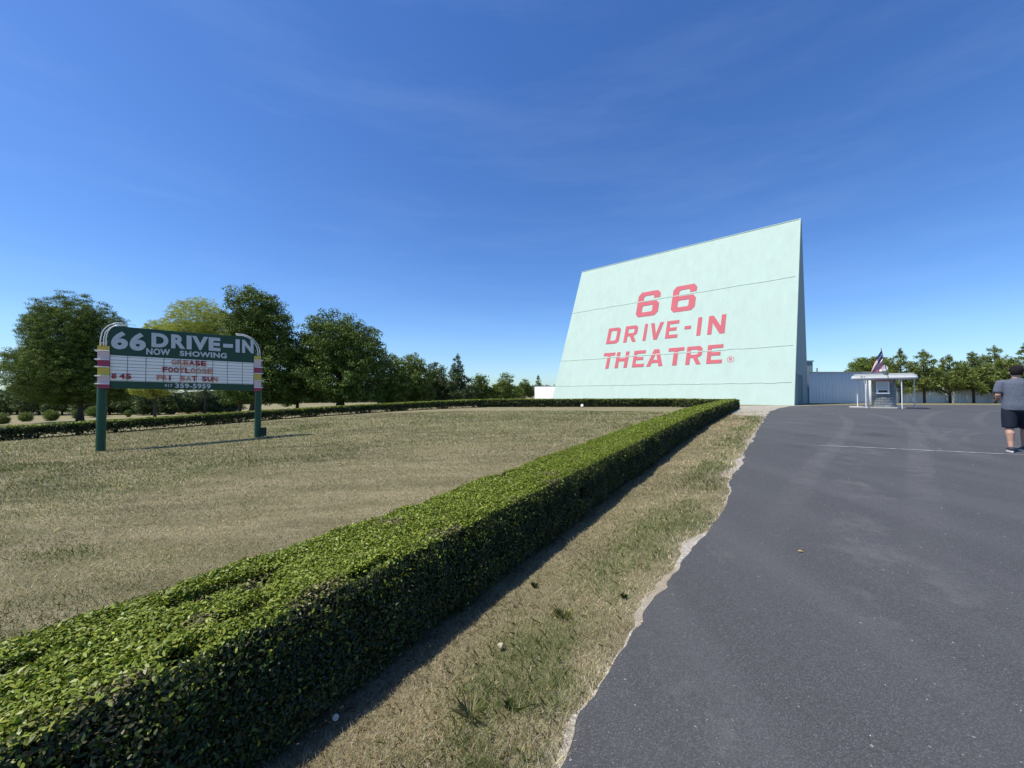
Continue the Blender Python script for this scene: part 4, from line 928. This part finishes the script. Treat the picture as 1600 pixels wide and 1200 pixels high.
# canopy: two stepped tiers
zc0 = top_z(592.6, BD)
low = [superell(cc_[0], cc_[1], 1.83, 1.45, zc0 + a, 14, 48, BZ) for a in (0, .30)]
bevel(MB().loft(low).build('canopy_fascia', simple('canopy_white', (.60, .61, .58), .5, .12, 3), bo), .02)
bevel(MB().loft([superell(cc_[0], cc_[1], 1.70, 1.30, zc0 + a, 14, 48, BZ) for a in (.301, .44)]).build('canopy_roof', simple('canopy_grey', (.36, .40, .39), .6, .2, 3), bo), .02)
MB().loft([superell(cc_[0], cc_[1], 1.87, 1.49, zc0 + a, 14, 48, BZ) for a in (.10, .15)]).build('canopy_trim', M_white, bo)
for (pa, pb_) in ((-1.52, -.55), (-1.0, -1.25), (.98, -1.28), (1.72, .9), (-.95, 1.1)):
    p = cc_ + cr_ * pa + cf_ * pb_; p[2] = gzb; MB().tube([p, (p[0], p[1], zc0 + .02)], .034, 10).build('post', M_white, bo)
# window, slot and sign panels on the rounded front, facing the camera
fd = unit(np.array([-bodyc[0], -bodyc[1], 0])); fd = -cf_; fr_ = cr_
fc = np.array([bodyc[0], bodyc[1], 0]) + fd * (rb + .03); axb = np.array([fr_, fd, upz])
def fz(py): return top_z(py, BD + .25)
def pan(name, px0, px1, y0, y1, m, o0, o1, par=bo):
    u0 = (px0 - 1380.5) / F * BD * KF; u1 = (px1 - 1380.5) / F * BD * KF; z0_, z1_ = fz(y1), fz(y0)
    return MB().box(fc + fr_ * (u0 + u1) / 2 + fd * (o0 + o1) / 2 + upz * (z0_ + z1_) / 2, (u1 - u0, o1 - o0, z1_ - z0_), axb).build(name, m, par)
pan('window_frame', 1368.5, 1390, 595.7, 614.5, M_white, -.30, .03)
pan('price_board', 1369.3, 1389.2, 596.2, 609, simple('board_white', (.62, .63, .62), .5), .032, .05)
pan('ticket_window', 1372, 1387, 609.8, 613.2, simple('dark_glass', (.01, .012, .015), .1), .032, .042)
pan('window_sill', 1368, 1390.5, 614.6, 615.3, M_white, -.1, .10)
pan('header_sign', 1364.5, 1395.5, 592.4, 595.4, simple('header_pink', (.55, .40, .40), .5), -.35, .07)
mb = MB(); rgt = np.random.default_rng(8)
for q in range(5):
    y = 598 + q * 2.25; x = 1370.6 + (1.5 if q in (0, 4) else 0)
    while x < 1387.5 - (1.5 if q in (0, 4) else 0):
        l = rgt.uniform(.8, 2.4); u0 = (x - 1380.5) / F * BD * KF; u1 = (x + l - 1380.5) / F * BD * KF
        MB().box(fc + fr_ * (u0 + u1) / 2 + fd * .053 + upz * fz(y), (u1 - u0, .004, .03), axb).build('printed_word', M_grey, bo); x += l + .6
x = 1366.2
while x < 1393:
    l = rgt.uniform(.9, 1.6); u0 = (x - 1380.5) / F * BD * KF; u1 = (x + l - 1380.5) / F * BD * KF
    MB().box(fc + fr_ * (u0 + u1) / 2 + fd * .073 + upz * fz(594), (u1 - u0, .004, .085), axb).build('header_letter', M_lred, bo); x += l + (.5 if rgt.random() < .8 else 1.6)
mb = MB()
for x in (1344.5, 1346.3, 1350): u0 = (x - 1380.5) / F * BD; mb.box(cc_ * [1, 1, 0] + cr_ * u0 * KF - cf_ * 1.455 + upz * (zc0 + .21), (.06, .012, .08), axb)
mb.build('fascia_number', M_grey, bo)
# lamp discs on the roof
ld = empty('round_lamp', at(1380, 584, BD - .2), 'pair of round white lamp discs standing on the booth canopy beside the flag', 'lamp')
lc = at(1382, 575.4, BD - .2)
def disc(c, r, n3, name, m, par, th=.06):
    n3 = unit(np.array(n3, float)); a = unit(np.cross(n3, upz)); b2 = np.cross(a, n3)
    rings = [[c + n3 * o_ + (a * math.cos(t) + b2 * math.sin(t)) * r * k_ for t in np.linspace(0, 2 * math.pi, 28, endpoint=False)] for o_, k_ in ((-th, .3), (-th * .5, .8), (0, 1), (th * .3, .97), (th * .15, .85))]
    return MB().loft(rings).build(name, m, par, smooth=True)
disc(lc, .235, (-.2, -1, .05), 'lamp_disc', M_white, ld); disc(at(1376.3, 577, BD + .1), .17, (-.9, -.5, .05), 'lamp_disc', M_white, ld)
MB().tube([at(1382, 577, BD - .1), at(1381, 580, BD - .1), at(1380.5, 584.5, BD - .1)], .03, 8).build('bracket', M_metal, ld)
# flag on a raked staff
fl = empty('flag', at(1387.5, 590, BD - .9), 'drooping american flag on a slanted staff above the booth canopy', 'flag')
FT = at(1376.8, 545.5, BD - 1.0); FB_ = at(1388, 590.5, BD - 1.0)
MB().tube([FB_, FT], .022, 8).build('staff', simple('brown_staff', (.12, .08, .07), .6), fl)
MB().tube([FT, FT + unit(FT - FB_) * .10], [.035, .01], 8).build('finial', M_metal, fl)
nu, nv = 40, 26; Vf = np.zeros((nu + 1, nv + 1, 3)); ctl = {(0, 0): (1377, 547.5), (0, 1): (1381, 571), (1, 0): (1361.5, 580.5), (1, 1): (1364, 583.5)}
def bez(p0, p1, p2, t): return (1 - t) ** 2 * p0 + 2 * t * (1 - t) * p1 + t * t * p2
for i_ in range(nu + 1):
    for j_ in range(nv + 1):
        s, t = i_ / nu, j_ / nv
        h_ = np.array([1377 + 3.6 * t, 547.5 + 23.5 * t]); e_ = np.array([1361.5 + 2.5 * t ** 1, 580 + 3.5 * t]); mid_ = (h_ + e_) / 2 + np.array([-1.5 + 3.5 * t, -3 + 7 * t])
        q = bez(h_, mid_, e_, s); dp = BD - 1.0 + math.sin(t * 9 + s * 3) * .10 * s ** .5 + .05 * math.sin(t * 17)
        Vf[i_, j_] = at(q[0], q[1], dp)
Fi = gridf(nu + 1, nv + 1); ii, jj = np.meshgrid(np.arange(nu), np.arange(nv), indexing='ij'); ii = ii.ravel(); jj = jj.ravel()
mi = np.where((ii < nu * .4) & (jj < nv * 7 / 13), 2, ((jj // 2) % 2 == 1).astype(int))
mesh('cloth', Vf.reshape(-1, 3), Fi, None, fl, mats=[simple('flag_red', (.42, .03, .05), .8), simple('flag_white', (.78, .78, .76), .8), simple('flag_blue', (.03, .05, .16), .8)], fmi=mi, smooth=True)
st = MB()
for a_ in range(5):
    for b_ in range(4):
        i_ = 1 + a_ * 3; j_ = 1 + b_ * 3 + (a_ % 2); p = Vf[i_, j_]; st.box(p + np.array([0, -.012, 0]), (.035, .004, .035))
st.build('stars', M_white, fl)

# ------------------------------------------------------------------ small things
sp0 = G(910, 637.0)
sp1 = empty('garden_spotlight', sp0, 'small round white spotlight in the lawn before the far hedge', 'lamp')
MB().tube([sp0 - upz * .05, sp0 + upz * .12], .03, 8).build('stake', simple('dark_stake', (.03, .03, .03), .6), sp1)
disc(sp0 + upz * .19 + np.array([-.04, -.06, 0]), .12, (-.5, -.8, .3), 'lamp_head', M_white, sp1, .10)
mu = G(782, 1017); me_ = empty('mushroom', mu, 'small pale torn mushroom in the grass verge near the hedge shadow', 'mushroom')
rgm = np.random.default_rng(4); MB().tube([mu, mu + upz * .03], [.008, .006], 8).build('stem', simple('mushroom_stem', (.45, .38, .28), .8), me_)
rings = []
for o_, k_ in ((.028, .3), (.024, .9), (.030, 1.0), (.040, .7), (.044, .2)):
    rings.append([mu + np.array([math.cos(t) * .019 * k_ * (1 + .25 * math.sin(3 * t)), math.sin(t) * .016 * k_, o_ + .006 * math.sin(2 * t + 1)]) for t in np.linspace(0, 2 * math.pi, 20, endpoint=False)])
MB().loft(rings).build('cap', simple('mushroom_cap', (.50, .43, .28), .7, .5, 90), me_, smooth=True)
dn = G(521, 1143); dr = empty('dandelion', dn, 'white dandelion seed head in the shadow at the foot of the near hedge', 'dandelion')
MB().tube([dn, dn + np.array([.01, 0, .06])], .0015, 6).build('stalk', simple('stalk', (.12, .16, .05), .6), dr)
n = 260; d_ = unit(rgm.normal(size=(n, 3))); c = dn + np.array([.01, 0, .065]); s_q = unit(np.cross(d_, rgm.normal(size=(n, 3)))) * .0022
V = np.stack([c + d_ * .003 - s_q * .3, c + d_ * .003 + s_q * .3, c + d_ * .013 + s_q, c + d_ * .013 - s_q], 1).reshape(-1, 3); k = np.arange(n) * 4
mesh('seed_head', V, np.stack([k, k + 1, k + 2, k + 3], 1), simple('seed_fluff', (.75, .74, .70), .9), dr)
# weeds with long stalks in the verge
def weed(px, py, label, n, h, cols, seed, spread):
    b = G(px, py); rg = np.random.default_rng(seed); rt = None
    a = rg.random(n) * 6.283; l = h * (.5 + .6 * rg.random(n)); rad = spread * rg.random(n)
    B0 = b + np.stack([np.cos(a) * rad * .25, np.sin(a) * rad * .25, np.zeros(n)], 1); dirn = unit(np.stack([np.cos(a) * (.3 + rad * 6), np.sin(a) * (.3 + rad * 6), np.full(n, 1.)], 1))
    s = np.stack([-np.sin(a), np.cos(a), np.zeros(n)], 1) * .0013; mid = B0 + dirn * l[:, None] * .6; tip = mid + (dirn * [1, 1, .25]) * l[:, None] * .5
    V = np.stack([B0 - s, B0 + s, mid + s * 1.1, tip, mid - s * 1.1], 1); V = V.reshape(-1, 3); k = np.arange(n) * 5
    o = mesh('grass_tuft', V - b, np.stack([k, k + 1, k + 2, k + 3, k + 4], 1), M_grass, tint=np.repeat(pal(n, cols, [1] * len(cols), .15, rg), 5, 0)); o.location = b
    return tag(o, label, 'grass tuft', 'weed tufts in the verge')
weed(735, 1122, 'tuft of long straw coloured weed stalks in the middle of the verge', 60, .12, [(.46, .40, .24), (.30, .32, .14)], 1, .10)
weed(796, 1106, 'compact dark green weed tuft in bare brown patch of the verge', 160, .045, [(.06, .11, .03), (.04, .08, .02)], 2, .05)
weed(975, 935, 'dark round weed tuft near the asphalt edge', 130, .05, [(.06, .10, .03), (.04, .07, .02)], 3, .04)
weed(835, 918, 'dark little weed tuft at the edge of the hedge shadow', 120, .05, [(.06, .10, .03), (.05, .08, .02)], 4, .04)
weed(880, 965, 'sprawling bright green tuft with long straw stalks between shadow and asphalt', 110, .08, [(.18, .23, .07), (.40, .36, .18)], 5, .14)
# fallen leaf and crumbs on the asphalt
q = G(1251, 867); V, Fq = leaf_quads(np.array([[q[0], q[1], q[2] + .032]]), np.array([[.1, -.2, 1.]]), .055, .45, .15)
o = mesh('fallen_leaf', V - q, Fq, simple('dry_leaf', (.50, .36, .10), .7)); o.location = q; tag(o, 'single yellow fallen leaf lying on the asphalt', 'leaf')
rgc = np.random.default_rng(21); n = 1500
r = np.exp(rgc.uniform(math.log(1.3), math.log(16), n)); a = rgc.uniform(R(0), R(60), n); x = r * np.sin(a); y = r * np.cos(a); k = x > edge_x(y) + .05
x, y, r = x[k], y[k], r[k]; cl_ = fbm(x * 1.2, y * 1.2, 3, 66) + rgc.random(len(x)) * .3 > .66; x, y, r = x[cl_], y[cl_], r[cl_]; n = len(x)
V, Fq = leaf_quads(np.stack([x, y, gz(x, y) + .025], 1), unit(np.c_[rgc.normal(size=(n, 2)) * .35, np.ones(n)]), np.maximum(.006, .0016 * r) * (.5 + rgc.random(n)), .4, .3, rgc)
tag(mesh('grass_clippings', V, Fq, M_grass, tint=np.repeat(pal(n, [(.45, .40, .28), (.30, .27, .2), (.6, .58, .5)], [1, 1, 1], .2, rgc), 4, 0)), 'pale clippings and grit scattered on the asphalt', 'debris', kind='stuff')

# ------------------------------------------------------------------ person
def fused(name, parts, m, parent, vox=.012, it=4):
    """parts: list of (points, radii, flatten) tapered tubes fused to one continuous skin"""
    mb = MB()
    for (P, rx, ry, ax_) in parts:
        P = [np.array(p, float) for p in P]; ax_ = np.array(ax_, float); rings = []
        for k, p in enumerate(P):
            t = unit(P[min(k + 1, len(P) - 1)] - P[max(k - 1, 0)]); e = unit(ax_ - t * np.dot(ax_, t)); f = np.cross(t, e)
            rings.append([p + e * math.cos(a) * rx[k] + f * math.sin(a) * ry[k] for a in np.linspace(0, 2 * math.pi, 18, endpoint=False)])
        mb.loft(rings)
    tmp = mb.build(name, m, parent, smooth=True)
    r = tmp.modifiers.new('remesh', 'REMESH'); r.mode = 'VOXEL'; r.voxel_size = vox; r.use_smooth_shade = True
    s = tmp.modifiers.new('smooth', 'SMOOTH'); s.iterations = it; s.factor = .5
    bpy.context.view_layer.update()
    me = bpy.data.meshes.new_from_object(tmp.evaluated_get(bpy.context.evaluated_depsgraph_get())); tmp.modifiers.clear(); tmp.data = me
    me.polygons.foreach_set('use_smooth', np.ones(len(me.polygons), dtype=bool))
    return tmp
pp = G(1592, 708); pD = pp[1]; k_ = (top_z(572.5, pD) - pp[2] - .02) / 1.78
he = R(40)                                                     # walking away, heading slightly right
Xr = np.array([math.cos(he), -math.sin(he), 0]); Yf = np.array([math.sin(he), math.cos(he), 0])
pe = empty('person', pp, 'man seen from behind walking away in grey heathered t-shirt and navy shorts', 'person')
def L(x, y, z): return pp + (Xr * x + Yf * y + upz * z) * k_ + upz * .022
X_ = Xr; ks = k_
M_skin = simple('skin', (.47, .27, .19), .5, .12, 8); M_hair = simple('dark_hair', (.010, .007, .006), .85, .5, 50, bmp=.8, bscale=120)
def shirt_mat():
    m, t, p, o = nodes('heather_grey')
    n = noise(t, 60, 3, .8, stretch=(1, 1, 2.6), lo=.3, hi=.7)
    t.links.new(mixc(t, n, (.045, .058, .088), (.15, .17, .21)), p.inputs['Base Color']); p.inputs['Roughness'].default_value = .9
    t.links.new(bump(t, noise(t, 9, 3, .6, stretch=(1, 1, .5)), .7, .03), p.inputs['Normal'])
    return m
M_shirt = shirt_mat(); M_short = simple('navy_cloth', (.010, .014, .028), .85, .4, 12); M_shoe = simple('shoe_upper', (.05, .055, .065), .7, .3, 30); M_sole = simple('shoe_sole', (.72, .72, .70), .6)
S_ = lambda l: [v * ks for v in l]
hipL, hipR = (-.10, 0, .92), (.10, 0, .92); kneeL, kneeR = (-.115, -.01, .50), (.12, .14, .51); ankL, ankR = (-.12, -.10, .10), (.12, .22, .09)
shL, shR = (-.205, 0, 1.44), (.205, 0, 1.44); elL, elR = (-.262, -.03, 1.16), (.262, -.06, 1.15); wrL, wrR = (-.22, .20, 1.10), (.25, .12, 1.00)
body = [([L(0, 0, .90), L(0, 0, 1.1), L(0, .0, 1.3), L(0, -.01, 1.45), L(0, 0, 1.52), L(0, .01, 1.60)], S_([.16, .155, .17, .12, .062, .06]), S_([.11, .11, .115, .08, .062, .06]), X_),
        ([L(0, .03, 1.545), L(0, .035, 1.58), L(0, .025, 1.64), L(0, .02, 1.70), L(0, .015, 1.745), L(0, .01, 1.77)], S_([.045, .062, .076, .078, .062, .02]), S_([.055, .085, .095, .098, .075, .02]), X_),
        ([L(0, .105, 1.645), L(0, .135, 1.625), L(0, .115, 1.612)], S_([.008, .016, .010]), S_([.008, .012, .008]), X_),
        ([L(-.083, .01, 1.615), L(-.088, .005, 1.64), L(-.085, .0, 1.665)], S_([.008, .012, .008]), S_([.014, .02, .014]), X_), ([L(.083, .01, 1.615), L(.088, .005, 1.64), L(.085, .0, 1.665)], S_([.008, .012, .008]), S_([.014, .02, .014]), X_)]
for h_, kn, an_ in ((hipL, kneeL, ankL), (hipR, kneeR, ankR)):
    h_, kn, an_ = map(np.array, (h_, kn, an_)); cal = kn * .7 + an_ * .3 + np.array([0, -.018, 0])
    body.append(([L(*h_), L(*(h_ * .5 + kn * .5)), L(*kn), L(*cal), L(*(kn * .3 + an_ * .7)), L(*an_), L(*(an_ + np.array([0, .0, -.04])))], S_([.095, .085, .060, .064, .045, .038, .04]), S_([.10, .09, .062, .068, .046, .042, .045]), X_))
    body.append(([L(*(an_ + np.array([0, -.05, -.05]))), L(*(an_ + np.array([0, .05, -.055]))), L(*(an_ + np.array([0, .15, -.07])))], S_([.03, .038, .03]), S_([.03, .03, .02]), X_))
def hand(wr, side_):
    wr = np.array(wr); out = []; fd_ = unit(np.array([.04 * -side_, .8, -.25]) if side_ < 0 else np.array([0, .45, -.9])); sx = np.array([1., 0, 0]); nn_ = np.cross(sx, fd_)
    w0 = wr; pc = wr + fd_ * .085
    out.append(([L(*w0), L(*(wr + fd_ * .04)), L(*pc)], S_([.022, .030, .036]), S_([.020, .018, .014]), Xr * 1.0 + Yf * 0))
    for q in range(4):
        b_ = pc + sx * (-.027 + q * .018); ln = [.068, .078, .073, .056][q]; c1 = b_ + fd_ * ln * .5 - nn_ * .004; c2_ = c1 + unit(fd_ * .5 - nn_ * .9 * (1 if side_ < 0 else .6)) * ln * .5
        out.append(([L(*(b_ - fd_ * .02)), L(*b_), L(*c1), L(*c2_)], S_([.010, .0095, .009, .006]), S_([.010, .0095, .009, .006]), X_))
    tb = wr + fd_ * .03 + sx * .026 * -side_; out.append(([L(*tb), L(*(tb + fd_ * .03 + sx * .022 * -side_)), L(*(tb + fd_ * .06 + sx * .026 * -side_))], S_([.013, .011, .008]), S_([.013, .011, .008]), X_))
    return out
for sh, el, wr, sd_ in ((shL, elL, wrL, -1), (shR, elR, wrR, 1)):
    sh, el, wr = map(np.array, (sh, el, wr))
    body.append(([L(*sh), L(*(sh * .5 + el * .5)), L(*el)], S_([.058, .052, .044]), S_([.058, .052, .044]), Yf)); body.append(([L(*el), L(*(el * .65 + wr * .35)), L(*wr)], S_([.044, .043, .028]), S_([.044, .043, .025]), upz)); body += hand(wr, sd_)
fused('body', body, M_skin, pe, .0075, 3)
# face details (towards the walking direction)
for sx_ in (-.032, .032):
    disc(L(sx_, .112, 1.655), .011 * ks, Yf, 'eye', M_white, pe, .004)
disc(L(0, .112, 1.588), .018 * ks, Yf, 'mouth', simple('lips', (.35, .12, .10), .5), pe, .004)
fused('hair', [([L(0, -.015, 1.60), L(0, -.012, 1.64), L(0, -.005, 1.70), L(0, .0, 1.75), L(0, .01, 1.785), L(0, .01, 1.80)], S_([.062, .086, .097, .086, .056, .02]), S_([.070, .098, .111, .098, .064, .02]), X_)], M_hair, pe, .008, 1)
ht = bpy.data.textures.new('hair_clumps', 'CLOUDS'); ht.noise_scale = .022
ho = [o_ for o_ in pe.children if o_.name.startswith('hair')][0]; hd = ho.modifiers.new('clumps', 'DISPLACE'); hd.texture = ht; hd.strength = .022; hd.mid_level = .4
torso = ([L(0, -.01, .86), L(0, -.01, .95), L(0, 0, 1.05), L(0, 0, 1.2), L(0, 0, 1.34), L(0, -.01, 1.43), L(0, -.01, 1.49), L(0, 0, 1.525)], S_([.215, .215, .208, .205, .212, .195, .12, .072]), S_([.155, .16, .155, .145, .135, .115, .085, .07]), X_)
sl = [([L(-.13, 0, 1.455), L(-.215, 0, 1.43), L(-.235, -.015, 1.33), L(-.258, -.03, 1.225)], S_([.06, .076, .074, .068]), S_([.06, .080, .080, .075]), Yf), ([L(.13, 0, 1.455), L(.215, 0, 1.43), L(.235, -.03, 1.33), L(.258, -.05, 1.225)], S_([.06, .076, .074, .068]), S_([.06, .080, .080, .075]), Yf)]
fused('t_shirt', [torso] + sl, M_shirt, pe, .014, 3)
sh_ = [([L(0, 0, 1.0), L(0, 0, .9), L(0, 0, .80)], S_([.19, .20, .19]), S_([.14, .15, .13]), X_)]
for h_, kn in ((hipL, kneeL), (hipR, kneeR)):
    h_, kn = np.array(h_), np.array(kn); sh_.append(([L(*h_), L(*(h_ * .6 + kn * .4)), L(*(kn + np.array([0, 0, -.005])))], S_([.115, .118, .104]), S_([.125, .122, .112]), X_))
fused('shorts', sh_, M_short, pe, .014, 3)
for an_, tilt in ((ankL, 0), (ankR, 0)):
    an_ = np.array(an_); zf = .028; fused('shoe', [([L(an_[0], an_[1] - .085, .06), L(an_[0], an_[1] - .03, .075), L(an_[0], an_[1] + .06, .06), L(an_[0], an_[1] + .16, .045), L(an_[0], an_[1] + .205, .038)], S_([.030, .042, .045, .046, .025]), S_([.03, .045, .035, .025, .018]), X_), ([L(*an_), L(an_[0], an_[1], .06)], S_([.05, .045]), S_([.055, .05]), X_)], M_shoe, pe, .009, 2)
    pts = [(math.cos(a) * .048 * (1 if math.sin(a) > 0 else .85), .06 + math.sin(a) * .155) for a in np.linspace(0, 2 * math.pi, 24, endpoint=False)]
    MB().loft([[L(an_[0] + x, an_[1] + y, z_) for x, y in pts] for z_ in (0, .03)]).build('shoe_sole', M_sole, pe)
